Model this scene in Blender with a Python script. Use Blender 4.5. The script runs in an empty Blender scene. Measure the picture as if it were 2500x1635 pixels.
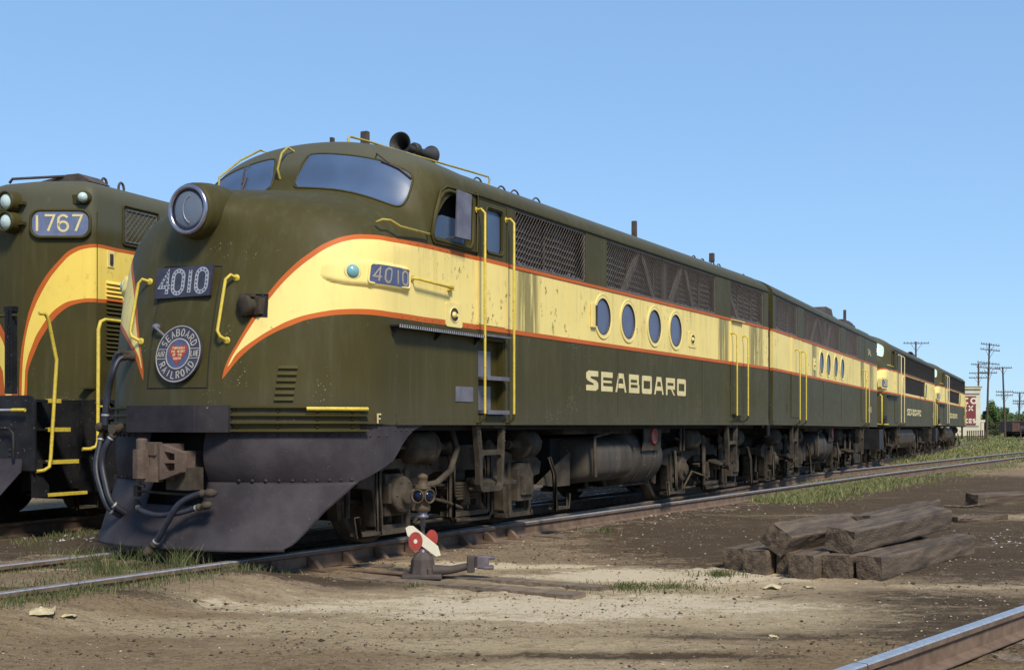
import bpy, math, random
from math import pi, sin, cos, radians
from mathutils import Vector, Matrix, noise
from mathutils.geometry import tessellate_polygon
random.seed(7)
S = bpy.context.scene
COL = S.collection
V = Vector
# ------------------------------------------------------------------ helpers
def sstep(a, b, v):
    q = max(0, min(1, (v-a)/(b-a))); return q*q*(3-2*q)
class MB:
    """collects faces of one mesh"""
    def __init__(s): s.v = []; s.f = []; s.sm = []; s.mi = []; s.uv = None
    def add(s, vs, fs, smooth=False, mi=0, uv=None):
        o = len(s.v); s.v += [V(p) for p in vs]
        for f in fs: s.f.append([i + o for i in f]); s.sm.append(smooth); s.mi.append(mi)
        if uv is not None:
            if s.uv is None: s.uv = {}
            for i, t in enumerate(uv): s.uv[o + i] = t
        return s
    def box(s, c, d, rot=None, mi=0, taper=1.0):
        hx, hy, hz = d[0]/2, d[1]/2, d[2]/2
        vs = [V((x*hx*(taper if z > 0 else 1), y*hy*(taper if z > 0 else 1), z*hz)) for x in (-1, 1) for y in (-1, 1) for z in (-1, 1)]
        if rot is not None: vs = [rot @ v for v in vs]
        c = V(c)
        return s.add([v + c for v in vs], [(0,1,3,2),(4,6,7,5),(0,4,5,1),(2,3,7,6),(0,2,6,4),(1,5,7,3)], mi=mi)
    def tube(s, pts, r, n=8, mi=0, closed=False, smooth=True):
        pts = [V(p) for p in pts]; m = len(pts)
        rr = r if isinstance(r, (list, tuple)) else [r]*m
        vs = []; up = None
        for i, p in enumerate(pts):
            if closed: d = pts[(i+1) % m] - pts[i-1]
            else: d = pts[min(i+1, m-1)] - pts[max(i-1, 0)]
            d.normalize()
            if up is None: up = V((0,0,1)) if abs(d.z) < .9 else V((0,1,0))
            a = up - d*up.dot(d)
            if a.length < 1e-4: a = d.orthogonal()
            a.normalize(); b = d.cross(a); up = a
            vs += [p + (a*cos(2*pi*k/n) + b*sin(2*pi*k/n))*rr[i] for k in range(n)]
        fs = [(i*n+k, i*n+(k+1)%n, ((i+1)%m)*n+(k+1)%n, ((i+1)%m)*n+k) for i in range(m if closed else m-1) for k in range(n)]
        s.add(vs, fs, smooth=smooth, mi=mi)
        if not closed:
            s.add([vs[k] for k in range(n)], [tuple(range(n))[::-1]], mi=mi)
            s.add([vs[(m-1)*n+k] for k in range(n)], [tuple(range(n))], mi=mi)
        return s
    def lathe(s, o, axis, prof, n=24, mi=0, smooth=True):
        """prof: list of (distance along axis, radius)"""
        o = V(o); ax = V(axis).normalized(); a = ax.orthogonal().normalized(); b = ax.cross(a)
        vs = []; 
        for h, r in prof: vs += [o + ax*h + (a*cos(2*pi*k/n) + b*sin(2*pi*k/n))*max(r, 1e-4) for k in range(n)]
        m = len(prof)
        s.add(vs, [(i*n+k, i*n+(k+1)%n, (i+1)*n+(k+1)%n, (i+1)*n+k) for i in range(m-1) for k in range(n)], smooth=smooth, mi=mi)
        s.add(vs[:n], [tuple(range(n))[::-1]], mi=mi); s.add(vs[-n:], [tuple(range(n))], mi=mi)
        return s
    def prism(s, poly, f, t0, t1, holes=(), mi=0):
        """poly: 2-D outline, f(a,b,t)->3-D, extruded t0..t1 with holes"""
        loops = [list(poly)] + [list(h) for h in holes]
        flat = [p for l in loops for p in l]
        tri = tessellate_polygon([[V((p[0], p[1], 0)) for p in l] for l in loops])
        n = len(flat)
        vs = [f(p[0], p[1], t0) for p in flat] + [f(p[0], p[1], t1) for p in flat]
        s.add(vs, [tuple(t) for t in tri] + [tuple(i+n for i in t[::-1]) for t in tri], mi=mi)
        o = 0
        for l in loops:
            k = len(l); s.add([vs[o+i] for i in range(k)] + [vs[n+o+i] for i in range(k)], [(i, (i+1)%k, k+(i+1)%k, k+i) for i in range(k)], mi=mi); o += k
        return s
    def grid(s, rows, smooth=True, mi=0, uv=None):
        n = len(rows[0]); vs = [p for r in rows for p in r]
        return s.add(vs, [(i*n+j, i*n+j+1, (i+1)*n+j+1, (i+1)*n+j) for i in range(len(rows)-1) for j in range(n-1)], smooth=smooth, mi=mi, uv=uv)
    def dot(s, p, nrm, r, mi=0):
        """small rivet dome"""
        p = V(p); nr = V(nrm).normalized()
        return s.lathe(p - nr*.003, nr, [(0, r), (r*.45, r*.85), (r*.75, r*.3)], n=6, mi=mi)
    def build(s, name, mats, parent=None, bevel=0, recalc=True):
        me = bpy.data.meshes.new(name)
        me.from_pydata([tuple(v) for v in s.v], [], s.f)
        if not isinstance(mats, (list, tuple)): mats = [mats]
        for m in mats: me.materials.append(m)
        me.polygons.foreach_set('use_smooth', s.sm); me.polygons.foreach_set('material_index', s.mi)
        l = me.uv_layers.new(name='paint')
        for lp in me.loops:
            i = lp.vertex_index
            l.data[lp.index].uv = s.uv[i] if (s.uv and i in s.uv) else (s.v[i].y, s.v[i].z)
        me.update()
        o = bpy.data.objects.new(name, me); COL.objects.link(o)
        if parent is not None: o.parent = parent
        if bevel:
            b = o.modifiers.new('bevel', 'BEVEL'); b.width = bevel; b.segments = 2; b.limit_method = 'ANGLE'; b.angle_limit = radians(35)
        return o
def thing(name, label, cat, loc=(0,0,0), rz=0, group=None):
    o = bpy.data.objects.new(name, None); COL.objects.link(o); o.location = loc; o.rotation_euler = (0, 0, rz)
    o['label'] = label; o['category'] = cat
    if group: o['group'] = group
    return o
def tag(o, label=None, cat=None, group=None, kind=None):
    if label: o['label'] = label
    if cat: o['category'] = cat
    if group: o['group'] = group
    if kind: o['kind'] = kind
    return o
def copy_tree(o, parent=None):
    c = o.copy(); COL.objects.link(c); c.parent = parent
    for ch in [k for k in bpy.data.objects if k.parent == o]: copy_tree(ch, c)
    return c
# ------------------------------------------------------------------ node materials
class NT:
    def __init__(s, name):
        s.m = bpy.data.materials.new(name); s.m.use_nodes = True; s.t = s.m.node_tree; s.b = s.t.nodes['Principled BSDF']
    def n(s, typ, **k):
        nd = s.t.nodes.new(typ)
        for a, v in k.items(): setattr(nd, a, v)
        return nd
    def put(s, sock, v):
        if isinstance(v, bpy.types.NodeSocket): s.t.links.new(v, sock)
        elif isinstance(v, (tuple, list)): sock.default_value = (*v, 1) if len(v) == 3 and sock.type == 'RGBA' else v
        else: sock.default_value = v
    def math(s, op, a, b=0, c=None):
        nd = s.n('ShaderNodeMath', operation=op); s.put(nd.inputs[0], a); s.put(nd.inputs[1], b)
        if c is not None: s.put(nd.inputs[2], c)
        return nd.outputs[0]
    def ss(s, v, a, b):
        nd = s.n('ShaderNodeMapRange', interpolation_type='SMOOTHSTEP'); s.put(nd.inputs[0], v); nd.inputs[1].default_value = a; nd.inputs[2].default_value = b
        return nd.outputs[0]
    def mix(s, f, a, b):
        nd = s.n('ShaderNodeMix', data_type='RGBA'); s.put(nd.inputs[0], f); s.put(nd.inputs[6], a); s.put(nd.inputs[7], b); return nd.outputs[2]
    def noise(s, co, scale, detail=4, rough=.55, stretch=None):
        if stretch:
            mp = s.n('ShaderNodeMapping'); mp.inputs['Scale'].default_value = stretch; s.put(mp.inputs[0], co); co = mp.outputs[0]
        nd = s.n('ShaderNodeTexNoise'); nd.inputs['Scale'].default_value = scale; nd.inputs['Detail'].default_value = detail; nd.inputs['Roughness'].default_value = rough
        s.put(nd.inputs['Vector'], co); return nd.outputs[0]
    def co(s, which='Object'): return s.n('ShaderNodeTexCoord').outputs[which]
    def bump(s, h, strength=.3, dist=.01):
        nd = s.n('ShaderNodeBump'); nd.inputs['Strength'].default_value = strength; nd.inputs['Distance'].default_value = dist; s.put(nd.inputs['Height'], h)
        s.put(s.b.inputs['Normal'], nd.outputs[0])
    def set(s, col=None, rough=None, metal=None, spec=None):
        if col is not None: s.put(s.b.inputs['Base Color'], col)
        if rough is not None: s.put(s.b.inputs['Roughness'], rough)
        if metal is not None: s.put(s.b.inputs['Metallic'], metal)
        if spec is not None: s.put(s.b.inputs['Specular IOR Level'], spec)
        return s.m
def rgb(r, g, b):
    f = lambda c: (c/255/12.92) if c/255 <= .04045 else ((c/255+.055)/1.055)**2.4
    return (f(r), f(g), f(b))
def simple(name, a, b, rough=.7, metal=0, scale=4, bump=.25, dist=.004, stretch=None, spec=.5, chips=None):
    t = NT(name); c = t.co()
    f = t.noise(c, scale, 6, .6, stretch); f2 = t.ss(f, .3, .7)
    col = t.mix(f2, a, b)
    if chips:
        k = t.ss(t.noise(c, chips[1], 3, .6), chips[2], chips[2]+.03); col = t.mix(k, col, chips[0])
    t.bump(t.noise(c, scale*9, 4), bump, dist)
    return t.set(col, rough, metal, spec)
GREEN = (.052, .043, .0125)
CREAM = (.84, .665, .235)
ORANGE = (.53, .118, .022)
NOSEC = dict(to=[(-1.5,1.0),(-.40,1.02),(-.31,1.45),(-.27,1.70),(-.114,1.984),(.004,2.167),(.163,2.392),(.37,2.615),(.552,2.757),(.755,2.88),(.964,2.95),(1.15,2.972),(1.5,2.976),(2,2.985)],
 ti=[(-1.5,.95),(-.37,.96),(-.285,1.45),(-.245,1.70),(-.095,1.96),(.028,2.14),(.186,2.356),(.39,2.572),(.567,2.710),(.767,2.834),(.964,2.903),(1.15,2.926),(1.5,2.931),(2,2.94)],
 bi=[(-1.5,1.68),(-.33,1.69),(-.27,1.70),(-.135,1.85),(.053,1.985),(.203,2.072),(.346,2.140),(.502,2.192),(.722,2.238),(.905,2.258),(1.083,2.266),(1.5,2.266),(2,2.263)],
 bo=[(-1.5,1.56),(-.33,1.57),(-.29,1.61),(-.113,1.806),(.046,1.935),(.197,2.024),(.364,2.096),(.497,2.145),(.716,2.190),(.9,2.208),(1.08,2.215),(1.5,2.214),(2,2.21)])
HOODC = dict(to=[(-1.5,.95),(-1.04,1.0),(-1.0,1.7),(-.97,2.15),(-.91,2.42),(-.837,2.68),(-.69,3.03),(-.42,3.38),(-.28,3.50),(-.07,3.565),(.5,3.575),(2,3.58)],
 ti=[(-1.5,.92),(-1.0,.96),(-.96,1.6),(-.93,2.1),(-.86,2.45),(-.645,2.98),(-.4,3.32),(-.26,3.445),(-.07,3.515),(.5,3.525),(2,3.53)],
 bi=[(-1.5,1.5),(-.93,1.52),(-.90,1.9),(-.80,2.22),(-.70,2.44),(-.40,2.78),(-.17,2.85),(.1,2.865),(2,2.87)],
 bo=[(-1.5,1.45),(-.88,1.47),(-.86,1.85),(-.76,2.15),(-.66,2.36),(-.378,2.71),(-.17,2.80),(.1,2.815),(2,2.82)])
def paint_mat(name, nose=None, weather=1.0, green=GREEN):
    t = NT(name); uvn = t.n('ShaderNodeUVMap', uv_map='paint'); sp = t.n('ShaderNodeSeparateXYZ'); t.put(sp.inputs[0], uvn.outputs[0])
    u, v = sp.outputs[0], sp.outputs[1]; c = t.co()
    def curve(pts, const):
        if not nose: return const
        fc = t.n('ShaderNodeFloatCurve'); cu = fc.mapping.curves[0]
        u0, u1, z0, z1 = -1.5, 2.0, .9, 3.7
        P = [((a-u0)/(u1-u0), (b-z0)/(z1-z0)) for a, b in pts]
        while len(cu.points) < len(P): cu.points.new(.5, .5)
        for p, q in zip(cu.points, P): p.location = q; p.handle_type = 'AUTO'
        fc.mapping.update()
        un = t.math('MULTIPLY_ADD', u, 1/(u1-u0), -u0/(u1-u0)); uc = t.n('ShaderNodeClamp'); t.put(uc.inputs[0], un)
        t.put(fc.inputs['Value'], uc.outputs[0])
        return t.math('MULTIPLY_ADD', fc.outputs[0], z1-z0, z0)
    N_ = nose or {}
    to = curve(N_.get('to'), 2.985); ti = curve(N_.get('ti'), 2.94); bi = curve(N_.get('bi'), 2.263); bo = curve(N_.get('bo'), 2.21)
    wob = t.math('MULTIPLY_ADD', t.noise(c, 3.0, 2), .008, -.004)
    vv = t.math('ADD', v, wob)
    inside = lambda lo, hi: t.math('MULTIPLY', t.math('GREATER_THAN', vv, lo), t.math('LESS_THAN', vv, hi))
    om = inside(bo, to); cm = inside(bi, ti)
    # weathering : broad mottling, vertical streaks, small chips
    big = t.ss(t.noise(c, 1.1, 5, .6), .3, .72); streak = t.ss(t.noise(c, 1.0, 5, .7, (9, 9, .7)), .45, .78)
    fine = t.noise(c, 26, 4, .6)
    g = t.mix(big, green, tuple(k*1.22 for k in green)); g = t.mix(t.math('MULTIPLY', streak, .5), g, (.095, .088, .048))
    roof = t.ss(v, 3.68, 3.9); g = t.mix(t.math('MULTIPLY', roof, .65), g, (.105, .103, .075))
    spk = t.n('ShaderNodeTexVoronoi'); spk.inputs['Scale'].default_value = 34; t.put(spk.inputs['Vector'], c)
    zone = t.ss(t.noise(c, 1.7, 3, .6), .50, .66)
    sm = t.math('MULTIPLY', t.math('LESS_THAN', spk.outputs['Distance'], t.math('MULTIPLY', zone, .21)), t.math('LESS_THAN', v, 2.9))
    g = t.mix(t.math('MULTIPLY', sm, .75), g, (.30, .28, .20))
    scr = t.ss(t.noise(c, 6, 7, .75, (1, 1, .35)), .66, .69); g = t.mix(t.math('MULTIPLY', scr, .35), g, (.16, .15, .10))
    cr = t.mix(big, CREAM, tuple(k*.93 for k in CREAM)); cr = t.mix(t.math('MULTIPLY', t.math('MULTIPLY', streak, big), .55*weather), cr, (.36, .27, .09))
    chip = t.ss(t.noise(c, 11, 7, .74, (1, 1, .6)), .585, .62); chz = t.ss(t.noise(c, .9, 3, .5), .43, .60)
    oy = t.n('ShaderNodeSeparateXYZ'); t.put(oy.inputs[0], c); oy = oy.outputs[1]
    def near(y0, w_): return t.math('SUBTRACT', 1.0, t.ss(t.math('ABSOLUTE', t.math('SUBTRACT', oy, y0)), w_*.5, w_))
    zs = t.math('ADD', t.math('ADD', near(4.25, .35), near(11.35, .35)), near(13.2, .55)); zs = t.math('MULTIPLY', zs, t.ss(t.noise(c, 1.0, 5, .7, (10, 10, .6)), .36, .54)) if nose != HOODC else 0.0
    cr = t.mix(t.math('MULTIPLY', zs, min(1, .95*weather)), cr, (.24, .20, .075))
    drip = t.math('MULTIPLY', t.ss(v, 2.62, 2.94), t.ss(t.noise(c, 1.0, 6, .75, (14, 14, .5)), .52, .70)); cr = t.mix(t.math('MULTIPLY', drip, .38*weather), cr, (.36, .28, .11))
    cr = t.mix(t.math('MULTIPLY', t.math('MULTIPLY', chip, chz), .85*weather), cr, (.13, .10, .035))
    org = t.mix(big, ORANGE, tuple(k*.85 for k in ORANGE)); org = t.mix(t.ss(fine, .6, .8), org, (.42, .12, .04))
    col = t.mix(om, g, org); col = t.mix(cm, col, cr)
    dirt = t.math('MULTIPLY', t.math('SUBTRACT', 1.0, t.ss(v, 1.15, 1.75)), .35)
    col = t.mix(dirt, col, (.085, .075, .055))
    t.bump(t.math('ADD', t.math('MULTIPLY', t.noise(c, 2.2, 3), 1.0), t.math('MULTIPLY', fine, .05)), .22, .012)
    rough = t.math('MULTIPLY_ADD', t.noise(c, 6, 4), .20, .42)
    return t.set(col, rough, 0, .16)
M = {}
M['paint'] = paint_mat('green_cream_paint', NOSEC)
CR_ = CREAM; CREAM = (.86, .62, .125); M['hood'] = paint_mat('hood_paint', HOODC, .3); CREAM = CR_
M['paintb'] = paint_mat('green_cream_paint_plain', None, 1.3)
M['green'] = simple('green_enamel', GREEN, tuple(k*1.25 for k in GREEN), .5, 0, 3, spec=.16, chips=((.3, .28, .2), 30, .74))
M['roofg'] = simple('roof_green', (.07,.068,.04), (.11,.105,.075), .6, 0, 3)
M['black'] = simple('pilot_black', (.030,.025,.029), (.056,.048,.052), .6, 0, 2.2, .35, .006, spec=.14, chips=((.17,.15,.15), 55, .70))
M['blackg'] = simple('black_running_gear', (.010,.010,.011), (.024,.023,.025), .5, 0, 3, spec=.2, chips=((.14,.13,.15), 22, .68))
M['under'] = simple('grimy_running_gear', (.040,.032,.024), (.088,.070,.052), .8, 0, 5, .5, .006, spec=.12)
M['tank'] = simple('grimy_tank', (.048,.039,.030), (.085,.070,.055), .65, 0, 2, spec=.2, stretch=(2, 2, .5), chips=((.28,.25,.2), 9, .70))
M['yellow'] = simple('safety_yellow_paint', (.66,.50,.06), (.52,.38,.04), .5, 0, 18, chips=((.10,.08,.03), 60, .64))
M['oldyellow'] = simple('dull_olive_yellow_paint', (.30,.23,.035), (.42,.33,.05), .55, 0, 14, chips=((.06,.05,.03), 60, .66))
M['cream'] = simple('cream_paint', CREAM, tuple(k*.9 for k in CREAM), .5, 0, 6)
M['letter'] = simple('cream_lettering', (.72,.60,.30), (.62,.51,.25), .6, 0, 9)
M['silver'] = simple('aged_silver', (.42,.40,.40), (.55,.52,.52), .45, .5, 9)
M['plate'] = simple('dark_plate', (.030,.026,.042), (.05,.045,.062), .4, 0, 8)
M['blueboard'] = simple('blue_board_glass', (.055,.065,.13), (.085,.10,.18), .3, 0, 9)
M['slate'] = simple('slate_sheet', (.12,.11,.14), (.19,.18,.215), .45, .3, 5)
M['chrome'] = simple('dull_chrome', (.30,.28,.34), (.42,.40,.46), .28, .9, 6, .1)
M['hose'] = simple('rubber_hose', (.014,.014,.021), (.028,.028,.040), .5, 0, 9)
M['rust'] = simple('rusty_casting', (.070,.045,.032), (.135,.092,.066), .8, .1, 6, .6, .006)
M['darkrust'] = simple('dark_rust_steel', (.055,.042,.036), (.09,.066,.055), .8, .1, 9, .5)
M['screenback'] = simple('shutter_grime', (.040,.033,.028), (.075,.063,.054), .8, 0, 2.5, stretch=(1, 3, .6))
M['wire'] = simple('galvanised_wire', (.12,.10,.09), (.19,.165,.15), .5, .5, 20)
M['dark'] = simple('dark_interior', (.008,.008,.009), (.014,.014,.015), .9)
M['red'] = simple('red_enamel', (.38,.045,.03), (.28,.035,.025), .5, 0, 12)
M['orange'] = simple('orange_band', ORANGE, ORANGE, .5)
M['white'] = simple('white_enamel', (.74,.68,.52), (.62,.56,.42), .55, 0, 9, chips=((.2,.1,.05), 50, .72))
M['brass'] = simple('tarnished_lamp_paint', (.060,.040,.020), (.105,.070,.034), .7, .1, 9)
M['wood'] = simple('creosoted_tie', (.048,.032,.021), (.150,.105,.068), .9, 0, 5, .9, .02, stretch=(3, .35, 3))
M['greytie'] = simple('weathered_tie', (.12,.086,.058), (.23,.17,.115), .9, 0, 6, .9, .02, stretch=(.35, 3, 3))
M['railside'] = simple('rusty_rail', (.115,.070,.045), (.19,.125,.085), .85, .1, 7, .5)
M['railtop'] = simple('polished_rail_head', (.25,.28,.33), (.36,.39,.43), .45, .3, 20, .1)
M['railtopr'] = simple('worn_rusty_rail_head', (.20,.15,.12), (.30,.24,.20), .5, .4, 12)
M['pole'] = simple('creosoted_pole', (.055,.035,.025), (.10,.065,.045), .9, 0, 3, stretch=(6, 6, .5))
M['paper'] = simple('paper', (.52,.44,.26), (.36,.29,.16), .8, 0, 20)
M['bwall'] = simple('cream_stucco', (.66,.60,.45), (.56,.50,.37), .85, 0, .5)
M['maroon'] = simple('maroon_sign_paint', (.20,.035,.035), (.15,.03,.03), .8, 0, 1)
M['box'] = simple('brown_car_paint', (.13,.065,.05), (.09,.05,.04), .8, 0, 2)
def glass_mat(name, col, rough=.06):
    t = NT(name); c = t.co(); f = t.ss(t.noise(c, 2.5, 4), .3, .7)
    t.bump(t.noise(c, 1.5, 2), .08, .01)
    r = t.math('MULTIPLY_ADD', t.noise(c, 8, 4), .14, rough)
    return t.set(t.mix(f, col, tuple(k*1.2 for k in col)), r, 0, .35)
M['glass'] = glass_mat('dusty_window_glass', (.060,.095,.170), .30)
M['port'] = glass_mat('porthole_glass', (.080,.092,.155), .24)
M['lens'] = glass_mat('headlight_lens', (.12,.145,.19), .18)
M['aqua'] = glass_mat('pale_green_lamp_glass', (.16,.34,.36), .05)
M['pale'] = glass_mat('clear_lamp_glass', (.45,.55,.52), .05)
M['bluelens'] = glass_mat('dark_blue_lens', (.003,.006,.018), .10)
# ------------------------------------------------------------------ camera
cam_d = bpy.data.cameras.new('camera'); cam = bpy.data.objects.new('camera', cam_d); COL.objects.link(cam)
FPX, HOR, HC = 3050., 1037., 1.2
cam.location = (0, 0, HC); cam.rotation_euler = (pi/2, 0, 0)
cam_d.sensor_width = 36; cam_d.lens = FPX/2500*36; cam_d.shift_y = (HOR-817.5)/2500
cam_d.clip_start = .1; cam_d.clip_end = 20000
S.camera = cam
def W(px, py, z=-.2):
    t = (z-HC)*FPX/(HOR-py); return V((t*(px-1250)/FPX, t, z))
# ------------------------------------------------------------------ stroke font
def arc(cx, cy, rx, ry, a0, a1, n=8): return [(cx+rx*cos(radians(a0+(a1-a0)*i/n)), cy+ry*sin(radians(a0+(a1-a0)*i/n))) for i in range(n+1)]
GL = {
'A': [[(0,0),(.5,1),(1,0)], [(.2,.36),(.8,.36)]], 'B': [[(0,0),(0,1),(.6,1)]+arc(.6,.76,.35,.24,90,-90)+[(0,.52)], [(.6,.52)]+arc(.6,.26,.4,.26,90,-90)+[(0,0)]],
'C': [arc(.5,.5,.5,.5,50,310,14)], 'D': [[(0,0),(0,1),(.45,1)]+arc(.45,.5,.55,.5,90,-90,10)+[(0,0)]], 'E': [[(1,1),(0,1),(0,0),(1,0)], [(0,.52),(.8,.52)]],
'F': [[(1,1),(0,1),(0,0)], [(0,.52),(.8,.52)]], 'G': [arc(.5,.5,.5,.5,50,320,14)+[(1,.45),(.6,.45)]], 'H': [[(0,0),(0,1)], [(1,0),(1,1)], [(0,.5),(1,.5)]],
'I': [[(.5,0),(.5,1)]], 'L': [[(0,1),(0,0),(1,0)]], 'N': [[(0,0),(0,1),(1,0),(1,1)]], 'O': [arc(.5,.5,.5,.5,0,360,20)], 'R': [[(0,0),(0,1),(.6,1)]+arc(.6,.75,.38,.25,90,-90)+[(0,.5)], [(.5,.5),(1,0)]],
'S': [arc(.5,.75,.45,.25,35,270,8)+arc(.5,.25,.45,.25,90,-145,8)], 'T': [[(0,1),(1,1)], [(.5,1),(.5,0)]], 'U': [[(0,1),(0,.4)]+arc(.5,.4,.5,.4,180,360,8)+[(1,1)]],
'X': [[(0,0),(1,1)], [(0,1),(1,0)]], '0': [arc(.5,.72,.5,.28,0,180,8)+arc(.5,.28,.5,.28,180,360,8)+[(1,.72)]], '1': [[(.5,0),(.5,1)]],
'4': [[(.72,0),(.72,1),(0,.32),(1,.32)]], '7': [[(0,1),(1,1),(.35,0)]], '6': [arc(.5,.72,.5,.28,30,180,8)+arc(.5,.3,.5,.3,180,540,14)], '9': [arc(.5,.28,.5,.28,210,360,8)+arc(.5,.7,.5,.3,0,360,14)],
'2': [arc(.5,.72,.5,.28,160,0,8)+[(.95,.5),(0,0),(1,0)]],
}
def ribbon(mb, pts, w, f, t0, t1, mi=0):
    """flat stroke with mitred corners; f(a,b,t)->3-D"""
    P = [V((p[0], p[1])) for p in pts]; L = []; R = []
    closed = (P[0]-P[-1]).length < 1e-5
    n = len(P)
    for i in range(n):
        a = P[i]-P[i-1] if i > 0 else (P[0]-P[-2] if closed else P[1]-P[0])
        b = P[i+1]-P[i] if i < n-1 else (P[1]-P[0] if closed else P[-1]-P[-2])
        if a.length < 1e-9: a = b
        if b.length < 1e-9: b = a
        a = a.normalized(); b = b.normalized(); m = a+b
        m = m.normalized() if m.length > .2 else a
        nr = V((-m.y, m.x)); k = min(1.6, 1/max(.3, nr.dot(V((-a.y, a.x)))))
        L.append(P[i]+nr*w/2*k); R.append(P[i]-nr*w/2*k)
    vs = [f(p.x, p.y, t1) for p in L] + [f(p.x, p.y, t1) for p in R] + [f(p.x, p.y, t0) for p in L] + [f(p.x, p.y, t0) for p in R]
    fs = []
    for i in range(n-1): fs += [(i, i+1, n+i+1, n+i), (i, 2*n+i, 2*n+i+1, i+1), (n+i, n+i+1, 3*n+i+1, 3*n+i)]
    fs += [(0, n, 3*n, 2*n), (n-1, 3*n-1, 4*n-1, 2*n-1)]
    mb.add(vs, fs, mi=mi)
def text(mb, s, f, x0, y0, w, h, gap, stroke, t0, t1, mi=0):
    x = x0
    for ch in s:
        if ch == ' ': x += w+gap; continue
        dx_ = -.14*w if ch in 'I1' else 0
        for st in GL[ch]: ribbon(mb, [(x+dx_+p[0]*w, y0+p[1]*h) for p in st], stroke, f, t0, t1, mi)
        x += (w+gap) if ch not in 'I1' else (w*.72+gap)
# block letters with thick horizontals and thin uprights
def block(mb, s, f, x0, y0, w, h, gap, t0, t1):
    H, U = .28*h, .16*w
    x = x0
    for ch in s:
        R = lambda a, b, c, d: [(x+a, y0+b), (x+c, y0+b), (x+c, y0+d), (x+a, y0+d)]
        cut = .06*w
        top = [(x+cut, y0+h), (x, y0+h-cut), (x, y0+h-H), (x+w, y0+h-H), (x+w, y0+h-cut), (x+w-cut, y0+h)]
        bot = [(x+cut, y0), (x+w-cut, y0), (x+w, y0+cut), (x+w, y0+H), (x, y0+H), (x, y0+cut)]
        PL = []
        if ch == 'S': PL = [[(x+w, y0+h), (x+.2*w, y0+h), (x, y0+h-.4*H), (x, y0+.6*h), (x+.12*w, y0+.5*h), (x+.62*w, y0+.36*h), (x+.62*w, y0+H), (x, y0+H), (x, y0), (x+.8*w, y0), (x+w, y0+.4*H), (x+w, y0+.38*h), (x+.86*w, y0+.5*h), (x+.36*w, y0+.62*h), (x+.36*w, y0+h-H), (x+w, y0+h-H)]]
        if ch == 'E': PL = [R(0,0,U,h), R(U,h-H,w,h), R(U,0,w,H*.95), R(U,.44*h,w*.92,.56*h)]
        if ch == 'A': PL = [[(x+.26*w,y0+h),(x+.74*w,y0+h),(x+.8*w,y0+h-H*.95),(x+.2*w,y0+h-H*.95)], [(x+.2*w,y0+h-H*.95),(x+.34*w,y0+h-H*.95),(x+.14*w,y0),(x,y0)], [(x+.66*w,y0+h-H*.95),(x+.8*w,y0+h-H*.95),(x+w,y0),(x+.86*w,y0)], [(x+.22*w,y0+.22*h),(x+.78*w,y0+.22*h),(x+.73*w,y0+.46*h),(x+.27*w,y0+.46*h)]]
        if ch == 'B': PL = [R(0,0,U,h), R(U,h-H,w*.94,h), R(U,0,w,H), R(U,.45*h,w*.94,.56*h), R(w*.94-U,.56*h,w*.94,h-H), R(w-U,H,w,.45*h)]
        if ch in 'OD': PL = [top, bot, R(0,H,U,h-H), R(w-U,H,w,h-H)]
        if ch == 'R': PL = [R(0,0,U,h), R(U,h-H,w,h), R(U,.34*h,w,.55*h), R(w-U,.55*h,w,h-H), [(x+.55*w,y0+.34*h),(x+.72*w,y0+.34*h),(x+w,y0),(x+.85*w,y0)]]
        for p in PL: mb.prism(p, f, t0, t1)
        x += w+gap
# ------------------------------------------------------------------ cab unit shell
HW = 1.52
KEYS = [(.17,1.2,1.42,1.2,2.15),(.19,1.5,1.42,1.5,2.15),(.24,1.85,1.42,1.85,2.17),(.32,2.2,1.42,2.2,2.2),(.41,2.5,1.42,2.45,2.22),(.5,2.8,1.46,2.68,2.22),(.6,3.08,1.56,2.81,2.22),(.72,3.28,1.7,2.86,2.2),(.92,3.40,1.84,2.9,2.15),(1.25,3.49,1.95,2.96,2.1),(1.66,3.57,2.07,3.05,2.12),(1.83,3.88,2.24,3.28,2.15),(1.95,4.04,2.4,3.46,2.15),(2.12,4.145,2.55,3.55,2.1),(2.45,4.145,2.75,3.62,2.02),(3.2,4.085,3.2,3.645,1.98)]
def key(s):
    n = len(KEYS); i = min(int(s), n-2); t = s-i; p = [KEYS[max(0, min(n-1, i+j))] for j in (-1, 0, 1, 2)]
    return [.5*(2*p[1][k]+(p[2][k]-p[0][k])*t+(2*p[0][k]-5*p[1][k]+4*p[2][k]-p[3][k])*t*t+(-p[0][k]+3*p[1][k]-3*p[2][k]+p[3][k])*t**3) for k in range(5)]
def NP(s, t):
    cy, cz, ey, ez, n = key(s); sg = 1 if t >= 0 else -1; a = abs(t); e = 2/n
    w = 1-cos(a)**e if a < pi/2-1e-6 else 1
    x = sg*HW*sin(a)**e
    b = .07*math.exp(-((s-7.6)/1.3)**2)*math.exp(-(x/.34)**2)
    b2 = .23*math.exp(-((s-6.5)/.95)**2)*math.exp(-(x/.38)**2)
    return V((x, cy+(ey-cy)*w - b*.5-b2, cz+(ez-cz)*w + b*.8))
def NN(s, t, e=.02):
    a = NP(min(15, s+e), t)-NP(max(0, s-e), t); b = NP(s, min(pi/2, t+e))-NP(s, max(-pi/2, t-e))
    n = b.cross(a).normalized()
    return n
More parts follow.
